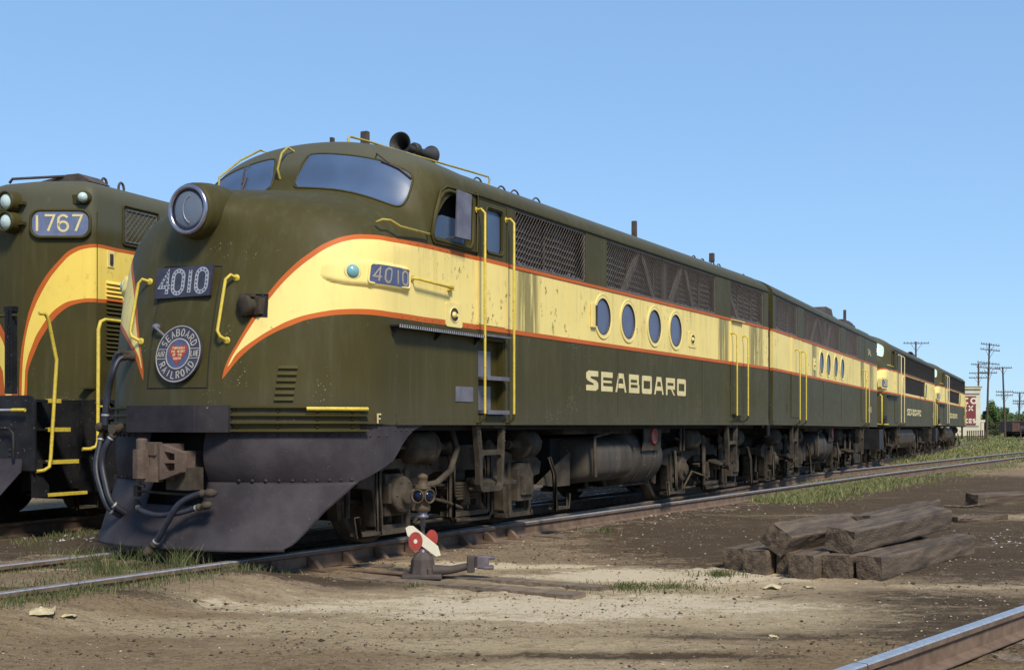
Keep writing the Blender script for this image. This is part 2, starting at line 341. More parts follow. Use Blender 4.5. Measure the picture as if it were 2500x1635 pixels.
def find(x, z, s0=0, s1=9.5):
    """surface point of the nose at lateral x and height z -> (point, normal, s, t)"""
    best = None
    for i in range(int(s0*10), int(s1*10)+1):
        s = i/10; cy, cz, ey, ez, n = key(s)
        t = math.copysign(math.asin(min(1, abs(x)/HW)**(n/2)), x) if abs(x) < HW else math.copysign(pi/2, x)
        p = NP(s, t); d = abs(p.z-z)
        if best is None or d < best[0]: best = (d, s, t)
    _, s, t = best
    lo, hi = s-.1, s+.1
    for _ in range(14):
        m = (lo+hi)/2
        if NP(max(0, min(15, m)), t).z < z: lo = m
        else: hi = m
    s = max(0, min(15, (lo+hi)/2)); return NP(s, t), NN(s, t), s, t
def rrect(y0, z0, y1, z1, r=.05, n=4):
    o = []
    for cx, cz, a in ((y1-r, z1-r, 0), (y0+r, z1-r, 90), (y0+r, z0+r, 180), (y1-r, z0+r, 270)):
        o += [(cx+r*cos(radians(a+90*k/n)), cz+r*sin(radians(a+90*k/n))) for k in range(n+1)]
    return o
def circ(y, z, ry, rz, n=28): return [(y+ry*cos(2*pi*k/n), z+rz*sin(2*pi*k/n)) for k in range(n)]
def side(x): 
    return lambda a, b, t: V((x+t, a, b))
def hexbolt(mb, p, n, r): mb.dot(p, n, r)
def side_panel(mb, outer, holes, x, depth=.06, sgn=1, smooth=False):
    loops = [outer]+holes; flat = [p for l in loops for p in l]
    tri = tessellate_polygon([[V((p[0], p[1], 0)) for p in l] for l in loops])
    mb.add([V((x*sgn, a, b)) for a, b in flat], [tuple(t) for t in tri], uv=[(a, b) for a, b in flat])
    for l in holes:
        k = len(l)
        mb.add([V((x*sgn, a, b)) for a, b in l]+[V(((x-depth)*sgn, a, b)) for a, b in l], [(i, (i+1)%k, k+(i+1)%k, k+i) for i in range(k)], uv=[(a, b) for a, b in l]*2)
def mesh_screen(root, y0, z0, y1, z1, x=HW, sp=.054, w=.0034, backs=6, struts=(), name='wire_screen'):
    """real diagonal wires over shutters"""
    mb = MB(); H = z1-z0
    for sgn in (1, -1):
        k = -int(H/sp)-1
        while True:
            a = y0+k*sp*1.25
            if a > y1+H: break
            pa, pb = (a, z0), (a+H*.95, z1)
            if sgn < 0: pa, pb = (a, z1), (a+H*.95, z0)
            (ya, za), (yb, zb) = pa, pb
            def clip(y): f = (y-ya)/(yb-ya); return (y, za+(zb-za)*f)
            if yb > y0 and ya < y1:
                if ya < y0: ya2, za2 = clip(y0)
                else: ya2, za2 = ya, za
                if yb > y1: yb2, zb2 = clip(y1)
                else: yb2, zb2 = yb, zb
                d = V((0, yb2-ya2, zb2-za2))
                if d.length > .02:
                    d.normalize(); nn = V((0, -d.z, d.y))*w/2; xx = x-.012+sgn*.003
                    A = V((xx, ya2, za2)); B = V((xx, yb2, zb2)); o = V((w*.8, 0, 0))
                    mb.add([A-nn, A+o, A+nn, B-nn, B+o, B+nn], [(0,1,4,3), (1,2,5,4), (0,3,5,2)])
            k += 1
    fr = .018
    for a, b, c, d in ((y0, z0, y1, z0+fr), (y0, z1-fr, y1, z1), (y0, z0, y0+fr, z1), (y1-fr, z0, y1, z1)):
        mb.box((x-.02, (a+c)/2, (b+d)/2), (.02, c-a, d-b))
    sc = mb.build(name, M['wire'], root)
    bk = MB(); n = backs; wd = (y1-y0)/n
    for i in range(n):
        dx = .03*(i % 2)
        bk.box((x-.13-dx, y0+wd*(i+.5), (z0+z1)/2), (.02, wd-.025, H+.02))
        m = max(2, int(H/.07))
        for j in range(m): bk.box((x-.105-dx, y0+wd*(i+.5), z0+H*(j+.5)/m), (.04, wd-.04, .006), Matrix.Rotation(.5, 3, 'Y'))
    bk.box((x-.20, (y0+y1)/2, (z0+z1)/2), (.02, y1-y0+.1, H+.1))
    for (ya, za, yb, zb) in struts:
        d = V((0, yb-ya, zb-za)); L = d.length; ang = math.atan2(d.z, d.y)
        bk.box((x-.06, (ya+yb)/2, (za+zb)/2), (.04, L, .09), Matrix.Rotation(ang, 3, 'X'))
    for j in range(60):
        yy = random.uniform(y0+.05, y1-.05); bk.box((x-.05, yy, z0+random.uniform(0, .05)), (.02, random.uniform(.01, .05), random.uniform(.004, .02)), Matrix.Rotation(random.uniform(-1, 1), 3, 'X'), mi=1)
    bk.build('radiator_shutter', [M['screenback'], M['slate']], sc)
    return sc
def porthole(root, y, z, ry, rz, x=HW, mat='port', framemat='cream'):
    mb = MB(); n = 36
    mb.tube([(x+.004, y+(ry+.050)*cos(2*pi*k/n), z+(rz+.050)*sin(2*pi*k/n)) for k in range(n)], .009, 6, closed=True)
    inner = [(y+ry*.985*cos(2*pi*k/n), z+rz*.985*sin(2*pi*k/n)) for k in range(n)]
    mb.prism([(y+(ry+.05)*cos(2*pi*k/n), z+(rz+.05)*sin(2*pi*k/n)) for k in range(n)], side(x), 0, .008, [inner])
    o = mb.build('porthole', M[framemat], root)
    d = MB(); d.tube([(x+.006, a_, b_) for a_, b_ in inner], .007, 6, closed=True); d.build('rubber_seal', M['under'], o)
    g = MB(); g.prism(circ(y, z, ry+.01, rz+.01, n), side(x-.006), -.008, 0); g.build('porthole_glass', M[mat], o)
    return o
def vrail(root, y, z0, z1, x=HW, mat='yellow', r=.015, out=.11, name='handrail'):
    mb = MB(); pts = [(x, y, z1), (x+out*.6, y, z1+.005), (x+out, y, z1-.04), (x+out, y, (z0+z1)/2), (x+out, y, z0+.03)]
    pts[-1] = (x+out, y, z0)
    mb.tube(pts, r, 8); mb.lathe((x, y, z1), (1,0,0), [(0, .032), (.015, .032)], 8)
    o = mb.build(name, M[mat], root); mb = MB()
    mb.tube([(x+out, y, z0), (x+out*.9, y, z0-.06), (x+out*.4, y, z0-.09), (x-.0, y-.02, z0-.09)], r*1.05, 8); mb.lathe((x-.01, y-.02, z0-.09), (1,0,0), [(0, .035), (.02, .03)], 8)
    mb.build('rail_foot', M['green'], o); return o
def step_ladder(root, y0, y1, x=1.46, zt=1.19, zb=.46):
    mb = MB(); w = .055
    f = side(x)
    outer = [(y0-.06, zt), (y0+.01, .80), (y0+.015, zb+.08), (y0+.05, zb+.02), (y0+.1, zb), (y1-.1, zb), (y1-.05, zb+.02), (y1-.02, zb+.08), (y1, .85), (y1+.02, zt)]
    h1 = [(y0+.03, zt-.02), (y0+.075, .93), (y1-.06, .93), (y1-.04, zt-.02)]
    h2 = rrect(y0+.075, zb+.055, y1-.065, .875, .04)
    mb.prism(outer, f, -.03, .03, [h1, h2])
    mb.box((x-.06, (y0+y1)/2, .90), (.16, y1-y0-.1, .03)); mb.box((x-.06, (y0+y1)/2, zb+.03), (.16, y1-y0-.14, .03))
    for yy in (y0, y1):
        for zz in (1.12, 1.02): mb.dot((x+.03, yy, zz), (1,0,0), .018)
    return mb.build('step_ladder', M['under'], root, bevel=.008)
WHEEL_R = .5
def truck(root, yc, flip=1, drop=0.0):
    """two-axle outside-swing-hanger truck; mesh part with wheels, journal boxes, cylinders and springs as sub-parts"""
    ax = 1.37; mb = MB(); F = lambda a: yc+flip*a
    for sx in (1, -1):
        x0 = 1.02*sx
        def f(a, b, t, x0=x0, sx=sx): return V((x0+t*sx, F(a), b))
        out = [(-2.02,.74),(-1.85,.82),(-1.2,.86),(-.75,.98),(.75,.98),(1.2,.86),(1.85,.82),(2.02,.74),(1.97,.60),(1.72,.56),(1.66,.20),(1.60,.14),(1.08,.14),(1.02,.20),(1.0,.56),(.78,.63),(.55,.70),(-.55,.70),(-.78,.63),(-1.0,.56),(-1.02,.20),(-1.08,.14),(-1.60,.14),(-1.66,.20),(-1.72,.56),(-1.97,.60)]
        holes = [[(c-.19,.20),(c+.19,.20),(c+.2,.70),(c+.14,.76),(c-.14,.76),(c-.2,.70)] for c in (-ax, ax)]
        holes += [circ(-.62,.84,.05,.075,12), circ(.62,.84,.05,.075,12)]
        mb.prism(out, f, -.06, .06, holes)
        for c in (-1.62, -1.12, 1.12, 1.62): mb.box((x0+.07*sx, F(c), .45), (.05, .07, .6), Matrix.Rotation(.05, 3, 'X'))
        for c in (-ax, ax):
            mb.box((x0+.02*sx, F(c), .135), (.16, .70, .05))
            for q in (-.29, .29): mb.dot((x0+.1*sx, F(c+q), .155), (sx, 0, 0), .03)
        # swing hangers and spring plank
        for c in (-.42, .42):
            mb.tube([(x0+.17*sx, F(c), .96), (x0+.2*sx, F(c), .8), (x0+.2*sx, F(c), .22)], .045, 6)
            mb.lathe((x0+.05*sx, F(c), .95), (sx, 0, 0), [(0, .09), (.15, .09), (.19, .05)], 10)
        mb.tube([(x0+.2*sx, F(-.42), .25), (x0+.2*sx, F(-.36), .17), (x0+.2*sx, F(.36), .17), (x0+.2*sx, F(.42), .25)], .04, 6)
        mb.box((x0+.12*sx, F(0), .24), (.2, .7, .05))
        # end steps
        for c in (-2.0, 2.0):
            q = 1 if c > 0 else -1
            if sx > 0: mb.tube([(x0+.24, F(c-q*.12), .80), (x0+.28, F(c-q*.06), .6), (x0+.30, F(c-q*.05), .16), (x0+.30, F(c+q*.28), .16), (x0+.30, F(c+q*.32), .34)], .03, 6)
            if sx > 0: mb.box((x0+.26, F(c+q*.12), .17), (.14, .30, .03))
        for k in range(5): mb.dot((x0+.06*sx, F(-.5+.25*k), .93), (sx, 0, 0), .018)
    mb.box((0, yc, .72), (2.0, .5, .26)); mb.box((0, F(1.98), .7), (2.0, .1, .14)); mb.box((0, F(-1.98), .7), (2.0, .1, .14))
    for c in (-.5, .5): mb.box((0, F(c*1.4), .42), (1.3, .45, .5))
    tr = mb.build('truck', M['under'], root, bevel=.012)
    for c in (-ax, ax):
        w = MB(); 
        for sx in (1, -1):
            w.lathe((.70*sx, F(c), WHEEL_R+drop), (sx, 0, 0), [(-.03, WHEEL_R+.026), (0, WHEEL_R+.026), (.012, WHEEL_R+.004), (.105, WHEEL_R-.004), (.115, WHEEL_R-.02), (.115, WHEEL_R-.07), (.07, WHEEL_R-.09), (.06, .16), (.12, .12), (.13, .02)], 40)
        w.lathe((-.7, F(c), WHEEL_R), (1, 0, 0), [(0, .09), (1.4, .09)], 12)
        w.build('wheel', M['under'], tr)
        for sx in (1, -1):
            j = MB(); x0 = 1.02*sx
            if sx > 0 and c*flip > 0:    # boxy journal with sloped lid
                f = lambda a, b, t: V((x0+t, F(c)+a, .5+b))
                j.prism([(-.20,-.20),(.20,-.20),(.21,.10),(.12,.24),(-.12,.25),(-.20,.18)], f, -.08, .17)
                j.prism([(-.13,-.13),(.15,-.13),(.15,.08),(-.13,.1)], f, .17, .20)
                j.box((x0+.19, F(c)-.10, .5), (.05, .03, .17))
                for q in ((-.11,-.11),(.13,-.11),(.13,.07),(-.11,.08)): j.dot((x0+.2, F(c)+q[0], .5+q[1]), (1,0,0), .014)
            else:
                j.box((x0+.02*sx, F(c), .5), (.16, .34, .42))
                j.lathe((x0+.08*sx, F(c)+.03, .5), (sx, 0, 0), [(0, .19), (.10, .19), (.12, .17), (.13, .10), (.17, .09), (.18, .02)], 20)
                for q in range(6): j.dot((x0+.205*sx, F(c)+.03+.145*cos(q*pi/3), .5+.145*sin(q*pi/3)), (sx, 0, 0), .018)
                j.box((x0+.12*sx, F(c)-.16, .52), (.08, .07, .2))
            j.lathe((x0, F(c)-.09, .79), (0, 1, 0), [(0, .05), (.2, .05)], 8)
            j.build('journal_box', M['under'], tr, bevel=.012)
    for sx in (1, -1):
        for c, d in ((-.98, 1), (1.42, -1)):
            b = MB(); x0 = 1.14*sx; a = V((x0, F(c)-.22*d*flip, .97))
            b.lathe(a, (0, d*flip, 0), [(-.02, .04), (.0, .10), (.02, .145), (.05, .163), (.36, .163), (.365, .185), (.395, .185), (.40, .10), (.42, .06), (.50, .055), (.51, .035), (.60, .03), (.605, .055), (.66, .055)], 24)
            for q in range(6): b.dot(a+V((.165*sx*cos(q*pi/3), .40*d*flip, .165*sin(q*pi/3))), (0, d*flip, 0), .014)
            b.tube([a, a-V((0, .22*d*flip, .0)), a-V((.02*sx, .30*d*flip, -.03))], .02, 6)
            b.box((x0-.08*sx, F(c)-.0, .86), (.12, .3, .1))
            b.build('brake_cylinder', M['under'], tr)
        s = MB()
        for k in range(6): s.box((1.12*sx, F(0), .56-.032*k), (.10, 1.05-.13*k, .026))
        for k in range(4): s.box((1.12*sx, F(0), .33-.0*k+.0), (.02, .02, .02))
        s.box((1.12*sx, F(0), .45), (.13, .1, .26)); s.box((1.16*sx, F(.62), .56), (.2, .22, .12))
        if sx > 0:
            for k in range(5): s.box((1.20+.045*k, F(.35), .60-.012*k), (.036, .80, .045))
            s.box((1.28, F(.35), .565), (.2, .70, .02)); s.box((1.24, F(.05), .53), (.22, .06, .14))
        s.build('leaf_spring', M['under'], tr, bevel=.004)
    # brake rigging below
    g = MB()
    for sx in (1,):
        for c in (-ax, ax):
            for q in (-1, 1):
                g.tube([(.98, F(c+q*.62), .72), (.96, F(c+q*.60), .3)], .028, 6); g.box((.80, F(c+q*.60), .44), (.12, .07, .34), Matrix.Rotation(-q*flip*.12, 3, 'X'))
        g.tube([(1.05, F(-.9), .18), (1.05, F(.9), .18)], .022, 6); g.tube([(.80, F(-2.0), .44), (.80, F(2.0), .44)], .03, 6); g.tube([(.80, F(0), .44), (1.05, F(0), .18)], .02, 6)
        g.tube([(1.05, F(-.9), .18), (1.16, F(-.8), .45), (1.25, F(-.55), .38), (1.22, F(-.2), .30)], .02, 6)
    g.build('brake_rigging', M['under'], tr)
    return tr
def tanks(root, y0=6.5, y1=9.4, hanger=True):
    mb = MB()
    ym = y0+(y1-y0)*.52; rows = []
    for yy, k in ((y0-.02, .02), (y0, .80), (y0+.03, .90), (y0+.10, .975), (y0+.2, 1), (y0+.75, 1), (y0+.77, .99), (y0+.79, 1), (ym-.2, 1), (ym-.1, .98), (ym-.03, .92), (ym, .82), (ym+.01, .02)):
        rows.append([V((1.35*k*math.copysign(abs(cos(a))**.42, cos(a)), yy, .725+.325*k*math.copysign(abs(sin(a))**.55, sin(a)))) for a in [2*pi*j/56 for j in range(57)]])
    mb.grid(rows); ft = mb.build('fuel_tank', M['tank'], root)
    m2 = MB(); m2.lathe((.86, ym+.03, .74), (0, 1, 0), [(0, .30), (.03, .38), (.12, .42), (y1-ym-.2, .42), (y1-ym-.08, .36), (y1-ym-.03, .2), (y1-ym, .02)], 32)
    m2.lathe((-.86, ym+.03, .74), (0, 1, 0), [(0, .30), (.03, .38), (.12, .42), (y1-ym-.2, .42), (y1-ym-.08, .36), (y1-ym, .02)], 24)
    for q in (.35, .85): m2.lathe((.86, ym+q, .74), (0, 1, 0), [(0, .432), (.04, .432)], 32)
    m2.build('air_reservoir', M['tank'], root)
    m3 = MB()
    m3.box((0, (y0+y1)/2, 1.14), (2.3, y1-y0+1.0, .12))
    f = side(1.30); m3.prism([(ym+.35,1.18),(ym+1.05,1.18),(ym+1.02,.9),(ym+.95,.83),(ym+.3,.83),(ym+.36,.98)], f, 0, .02)
    m3.box((0, (y0+y1)/2, .72), (1.7, y1-y0+.6, .6), mi=1)  # dark box added behind the tanks to block light under the train
    m3.prism([(y0-1.25,.47),(y0-.75,.42),(y0-.3,.42),(y0-.3,.86)], side(1.12), 0, .02)
    m3.tube([(1.36, y0+.02, .52), (1.36, y0-.02, 1.04), (1.36, y0+.5, 1.1)], .025, 6)
    for k in range(5): m3.tube([(1.0, y0+.5+k*.6, .42), (1.02, y0+.5+k*.6, .33)], .03, 6)
    m3.tube([(1.03, y0+.2, .33), (1.03, y1-.1, .33)], .02, 6)
    m3.build('tank_bracket_light_block', [M['under'], M['dark']], root)
    r = MB(); r.lathe((1.322, ym+.72, 1.04), (1, 0, 0), [(0, .12), (.02, .12), (.022, .10), (.012, .09), (.012, .01)], 24); r.build('fuel_filler', M['red'], root)
def rooflets(root, L, stacks, rings, z=4.14, x=.0, bolts=(4.2, 13.6)):
    mb = MB()
    y = bolts[0]
    while y < bolts[1]: mb.box((.55, y, 4.045), (.05, .05, .05)); y += .23
    mb.build('roof_bolt_row', M['roofg'], root)
    for (y, xx, h, w) in stacks:
        m = MB(); m.box((xx, y, z-.06+h/2), (w*.62, w*.45, h), taper=.94); m.build('exhaust_stack', M['darkrust'], root, bevel=.01)
    for (y, xx, r) in rings:
        zk = z; z = 4.085-.44*(1-math.sqrt(1-(xx/HW)**2))+.06
        m = MB(); m.tube([(xx-.02, y+r*cos(pi*k/8), z-.075+r*.95*sin(pi*k/8)) for k in range(9)], .011, 6)
        m.box((xx, y+r*.9, z-.07), (.06, .07, .05)); m.build('grab_loop', M['darkrust'], root); z = zk
def shell(L, cab, holes, mat, z_off=0, uoff=0):
    """carbody mesh: nose loft (cab only), roof, sides with openings"""
    mb = MB()
    if cab:
        NS, NTt = 150, 108; rows = []; uvs = []
        for i in range(NS+1):
            s = 15*i/NS; T = [-pi/2+pi*j/NTt for j in range(NTt+1)]
            # cosine-warp so rows stay even near the sides
            r = [NP(s, t) for t in T]; m = NTt//2; arc_ = [0]*(NTt+1)
            for j in range(NTt-1, m-1, -1): arc_[j] = arc_[j+1]+(r[j]-r[j+1]).length
            for j in range(1, m+1): arc_[j] = arc_[j-1]+(r[j]-r[j-1]).length
            ey = r[-1].y; rows.append(r); uvs += [(ey-arc_[j], r[j].z) for j in range(NTt+1)]
        mb.grid(rows, uv=uvs)
        edge = [(p[-1].y, p[-1].z) for p in rows]
    else: edge = [(0, 1.2), (0, 3.645)]
    ys = 3.2 if cab else 0
    prof = [(HW*sin(-pi/2+pi*k/24), 3.645+.44*cos(-pi/2+pi*k/24)) for k in range(25)]
    stations = [(ys, 1.0)] if cab else [(0, .955), (.06, .985), (.25, 1.0)]
    n = 12
    stations += [(ys+(L-.4-ys)*k/n, 1.0) for k in range(1, n+1)] + [(L-.2, .985), (L-.06, .95), (L, .90)]
    st2 = []
    for y, k in stations:
        if not st2 or y > st2[-1][0]+.001: st2.append((y, k))
    mb.grid([[V((a, y, 3.645+(b-3.645)*k)) for a, b in prof] for y, k in st2])
    outer = edge+[(L, 3.645), (L, 1.2)]
    side_panel(mb, outer, holes, HW); side_panel(mb, outer, [], HW, sgn=-1)
    endp = [(-HW, 1.2), (HW, 1.2), (HW, 3.645)]+[(a, 3.645+(b-3.645)*.9) for a, b in prof[::-1]][1:-1]+[(-HW, 3.645)]
    f = lambda a, b, t: V((a, t, b))
    tri = tessellate_polygon([[V((p[0], p[1], 0)) for p in endp]])
    mb.add([V((a, L, b)) for a, b in endp], [tuple(t) for t in tri])
    if not cab: mb.add([V((a, 0, b)) for a, b in endp], [tuple(t) for t in tri])
    # floor
    y0 = 1.0 if cab else 0
    mb.add([V((-HW, y0, 1.21)), V((HW, y0, 1.21)), V((HW, L, 1.21)), V((-HW, L, 1.21))], [(0,1,2,3)])
    # trim strips (eave drip rail, sill band, battens) standing proud
    def strip(ya, yb, z0, z1, t=.012): mb.box((HW+t/2-.001, (ya+yb)/2, (z0+z1)/2), (t, yb-ya, z1-z0))
    ya = 3.02 if cab else 0
    strip(ya, L, 3.63, 3.655, .02); strip(3.05 if cab else 0, L, 2.945, 2.982, .010); strip(3.05 if cab else 0, L, 2.213, 2.262, .008)
    strip(1.5 if cab else 0, L, 1.2, 1.305, .006); strip(1.5 if cab else 0, L, 1.2, 1.222, .016)
    y = 1.6 if cab else .1
    while y < L-.05:
        mb.dot((HW+.006, y, 1.262), (1,0,0), .0095); mb.dot((HW+.009, y, 2.965), (1,0,0), .007); mb.dot((HW+.007, y, 2.238), (1,0,0), .007); y += .14
    return mb
def seams(mb, ys, z0, z1):
    for y in ys:
        mb.box((HW+.0015, y, (z0+z1)/2), (.006, .012, z1-z0))
        z = z0+.05
        while z < z1: mb.dot((HW+.002, y-.03, z), (1,0,0), .006); z += .09
def side_door(root, y0, y1, z0, z1, mat, window=None, frame=.03):
    mb = MB(); out = rrect(y0, z0, y1, z1, .02, 2)
    loops = [out]+([rrect(*window, .045)] if window else [])
    mb.prism(out, side(HW), -.01, .012, loops[1:])
    for yy in (y0-.025, y1+.025):
        mb.box((HW+.004, yy, (z0+z1)/2), (.02, .022, z1-z0+.04))
        z = z0+.1
        while z < z1: mb.dot((HW+.013, yy, z), (1,0,0), .006); z += .11
    if window:
        a, b, c, d = window; P = rrect(a-.022, b-.022, c+.022, d+.022, .06); mb.tube([(HW+.014, p[0], p[1]) for p in P], .012, 6, closed=True)
    o = mb.build('door', M[mat], root)
    if window:
        g = MB(); g.prism(rrect(*window, .05), side(HW-.02), -.006, 0); g.build('window_pane', M['glass'], o)
    return o
def latch(root, y0, z0, y1, z1, mat='cream'):
    mb = MB(); f = side(HW); yc, zc = (y0+y1)/2, (z0+z1)/2
    mb.prism(rrect(y0, z0, y1, z1, .03), f, 0, .010, [circ(yc, zc, (y1-y0)*.27, (z1-z0)*.30, 16)])
    mb.tube([(HW+.012, yc+(y1-y0)*.27*cos(2*pi*k/16), zc+(z1-z0)*.30*sin(2*pi*k/16)) for k in range(16)], .006, 5, closed=True)
    o = mb.build('latch_plate', M[mat], root)
    h = MB(); h.lathe((HW, yc, zc), (1,0,0), [(0,.035),(.02,.03),(.03,.015)], 10); h.box((HW+.02, yc+.02, zc), (.02, .07, .03)); h.box((HW+.003, yc, zc), (.004, (y1-y0)*.5, (z1-z0)*.55), mi=1)
    h.build('door_latch', [M['cream'], M['screenback']], o)
# ================================================================== LOCOMOTIVE 4010 (cab unit)
TH = radians(27.7)
U = V((sin(TH), cos(TH), 0)); NL = V((-cos(TH), sin(TH), 0))
A_ORG = NL*8.0 + U*8.48
def frame_loc(org, th): return (org.x, org.y, 0), -th
def nose_tube(root, pts, r, mat, name, feet=True, n=8):
    """pts: (x, z, stand-off) on the nose surface"""
    P = []; mb = MB()
    for i, (x, z, off) in enumerate(pts):
        p, nn, s, t = find(x, z); P.append(p+nn*off)
        if feet and i in (0, len(pts)-1): mb.lathe(p-nn*.005, nn, [(0, .036), (.012, .036), (.018, .02), (.03, .02)], 10)
    mb.tube(P, r, n); return mb.build(name, M[mat], root)
def st_point(s, t, off=0): return NP(s, t)+NN(s, t)*off
def windshield(root, sgn, name='windshield', mat='glass'):
    # outline in (s, t) on the shell
    key_ = [(10.16,.10),(10.5,.085),(11.05,.10),(11.42,.13),(11.5,.20),(11.47,.42),(11.5,.72),(11.52,.95),(11.38,1.05),(11.0,1.08),(10.5,1.08),(10.12,1.04),(9.96,.96),(9.93,.80),(10.02,.5),(10.08,.2)]
    n = len(key_); O = []
    for i in range(n):
        p = [key_[(i+j) % n] for j in (-1, 0, 1, 2)]
        for k in range(4):
            t = k/4; O.append(tuple(.5*(2*p[1][c]+(p[2][c]-p[0][c])*t+(2*p[0][c]-5*p[1][c]+4*p[2][c]-p[3][c])*t*t+(-p[0][c]+3*p[1][c]-3*p[2][c]+p[3][c])*t**3) for c in (0, 1)))
    mb = MB(); mb.tube([st_point(a, b*sgn, .004) for a, b in O], .012, 6, closed=True)
    fr = mb.build('window_gasket', M['green'], root)
    # glass: rows between lower and upper outline per t
    ts = [.085+(1.08-.085)*k/24 for k in range(25)]
    def lim(t):
        xs = []
        for i in range(len(O)):
            (s0, t0), (s1, t1) = O[i], O[(i+1) % len(O)]
            if (t0-t)*(t1-t) <= 0 and abs(t1-t0) > 1e-9: xs.append(s0+(s1-s0)*(t-t0)/(t1-t0))
        return (min(xs), max(xs)) if len(xs) > 1 else None
    rows = []
    for t in ts:
        l = lim(t)
        if l: rows.append([st_point(l[0]+(l[1]-l[0])*k/12, t*sgn, .007) for k in range(13)])
    g = MB(); g.grid(rows); g.grid([[p-V((0, -.004, .004)) for p in r] for r in rows])
    w = g.build(name, M[mat], root); w2 = fr; w2.parent = w
    return w
def cab_unit(label, org, th, L, number, full=True):
    root = thing('diesel_locomotive', label, 'locomotive', (org.x, org.y, 0), -th, 'coupled diesel locomotives')
    return root
A = cab_unit('green and cream bulldog-nosed diesel locomotive numbered 4010, leading the string, round emblem on its nose', A_ORG, TH, 13.95, '4010')
LA = 13.96
win = rrect(2.16, 3.07, 2.94, 3.56, .06)
win = [(2.94,3.13),(2.94,3.51),(2.90,3.56),(2.46,3.56),(2.36,3.53),(2.28,3.45),(2.19,3.24),(2.16,3.12),(2.17,3.08),(2.21,3.065),(2.88,3.065)]
hA = [win, rrect(3.09, 1.27, 3.70, 2.13, .02, 2), rrect(3.09, 2.27, 3.70, 3.60, .02, 2)]
hA += [[(a,b),(c,b),(c,d),(a,d)] for a, b, c, d in ((3.95,2.995,5.85,3.61),(6.53,2.995,10.97,3.61),(11.74,2.995,13.66,3.61))]
PA = [6.39, 7.245, 8.225, 9.09]
for y in PA: hA.append(circ(y, 2.602, .235, .235))
mb = shell(LA, True, hA, 'paint')
seams(mb, (5.29, 7.69, 10.1), 2.27, 2.94); seams(mb, (6.9, 10.3), 1.31, 2.21); seams(mb, (11.05,), 2.27, 2.94)
body = mb.build('carbody', M['paint'], A)
for a, b, st, bk in ((3.95, 5.85, (), 4), (6.53, 10.97, ((7.2,3.0,7.75,3.6),(8.3,3.0,7.85,3.6),(9.0,3.0,9.5,3.6),(10.0,3.0,9.6,3.6),(8.75,2.99,8.75,3.61)), 9), (11.74, 13.66, ((11.8,3.4,12.3,3.0),), 5)):
    mesh_screen(A, a, 2.995, b, 3.61, backs=bk, struts=st)
for y in PA: porthole(A, y, 2.602, .235, .235, framemat='cream')
m = MB(); m.box((HW+.03, 6.10, 2.59), (.04, .035, .26)); m.box((HW+.02, 6.04, 2.59), (.03, .10, .30), mi=1); m.build('door_hinge', [M['under'], M['cream']], A)
latch(A, 2.41, 2.20, 2.74, 2.45); latch(A, 9.66, 2.39, 10.0, 2.64)
side_door(A, 3.09, 3.70, 2.27, 3.59, 'paint', (3.26, 3.07, 3.61, 3.52))
side_door(A, 11.75, 12.30, 1.36, 2.94, 'paint')
m = MB(); m.box((HW+.03, 12.02, 2.955), (.07, .62, .012)); m.build('door_drip_rail', M['cream'], A)
# stair recess under the cab door
m = MB()
m.box((HW-.11, 3.395, 1.70), (.02, .60, .86)); 
for yy in (3.10, 3.69): m.box((HW-.07, yy, 1.70), (.12, .02, .86))
m.box((HW-.07, 3.395, 2.12), (.12, .6, .02)); m.box((HW-.07, 3.395, 1.28), (.12, .6, .02))
rc = m.build('stair_recess', M['green'], A)
for zb, zt in ((1.36, 1.62), (1.72, 2.0)):
    m = MB(); m.box((HW-.09, 3.33, (zb+zt)/2), (.02, .36, zt-zb)); m.build('kick_plate', M['slate'], rc)
for z in (1.335, 1.70): 
    m = MB(); m.box((HW-.02, 3.42, z), (.17, .50, .03)); m.box((HW+.068, 3.42, z), (.012, .50, .045)); m.build('step_tread', M['slate'], rc, bevel=.004)
m = MB(); m.box((HW+.03, 3.42, 2.155), (.10, .56, .02)); m.build('step_tread', M['slate'], rc)
vrail(A, 3.04, 1.32, 3.47, mat='yellow'); vrail(A, 3.70, 1.32, 3.46, mat='yellow')
vrail(A, 11.74, 1.36, 2.73, mat='yellow'); vrail(A, 12.36, 1.36, 2.72, mat='yellow')
m = MB(); m.box((HW+.002, 12.02, 1.55), (.03, .42, .02)); m.box((HW+.03, 12.02, 1.37), (.12, .42, .03)); m.build('door_step', M['green'], A)
# side cab window: frame, sliding pane, seat silhouettes, mirror
m = MB(); P = [(y+(y-2.55)*.04, z+(z-3.31)*.07) for y, z in win]
m.tube([(HW+.012, p[0], p[1]) for p in P], .022, 6, closed=True); m.box((HW-.03, 2.90, 3.31), (.02, .05, .5)); m.box((HW-.03, 2.55, 3.075), (.03, .75, .02))
wf = m.build('cab_window', M['green'], A)
m = MB(); m.prism([(2.2,3.07),(2.9,3.07),(2.9,3.33),(2.42,3.33),(2.33,3.31),(2.27,3.24)], side(HW-.05), -.006, 0); m.build('window_pane', M['glass'], wf)
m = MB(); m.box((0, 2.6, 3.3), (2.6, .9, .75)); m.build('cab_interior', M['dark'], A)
m = MB(); f = lambda a, b, t: V((HW+.10+a*.05+t, 2.43+a, b))
m.prism([(0,3.10),(.27,3.10),(.29,3.57),(.03,3.58)], f, 0, .018); m.build('side_mirror', M['slate'], A, bevel=.004)
m = MB(); m.tube([(HW, 2.42, 3.09), (HW+.11, 2.45, 3.10), (HW+.11, 2.70, 3.10)], .008, 6); m.build('mirror_bracket', M['under'], A)
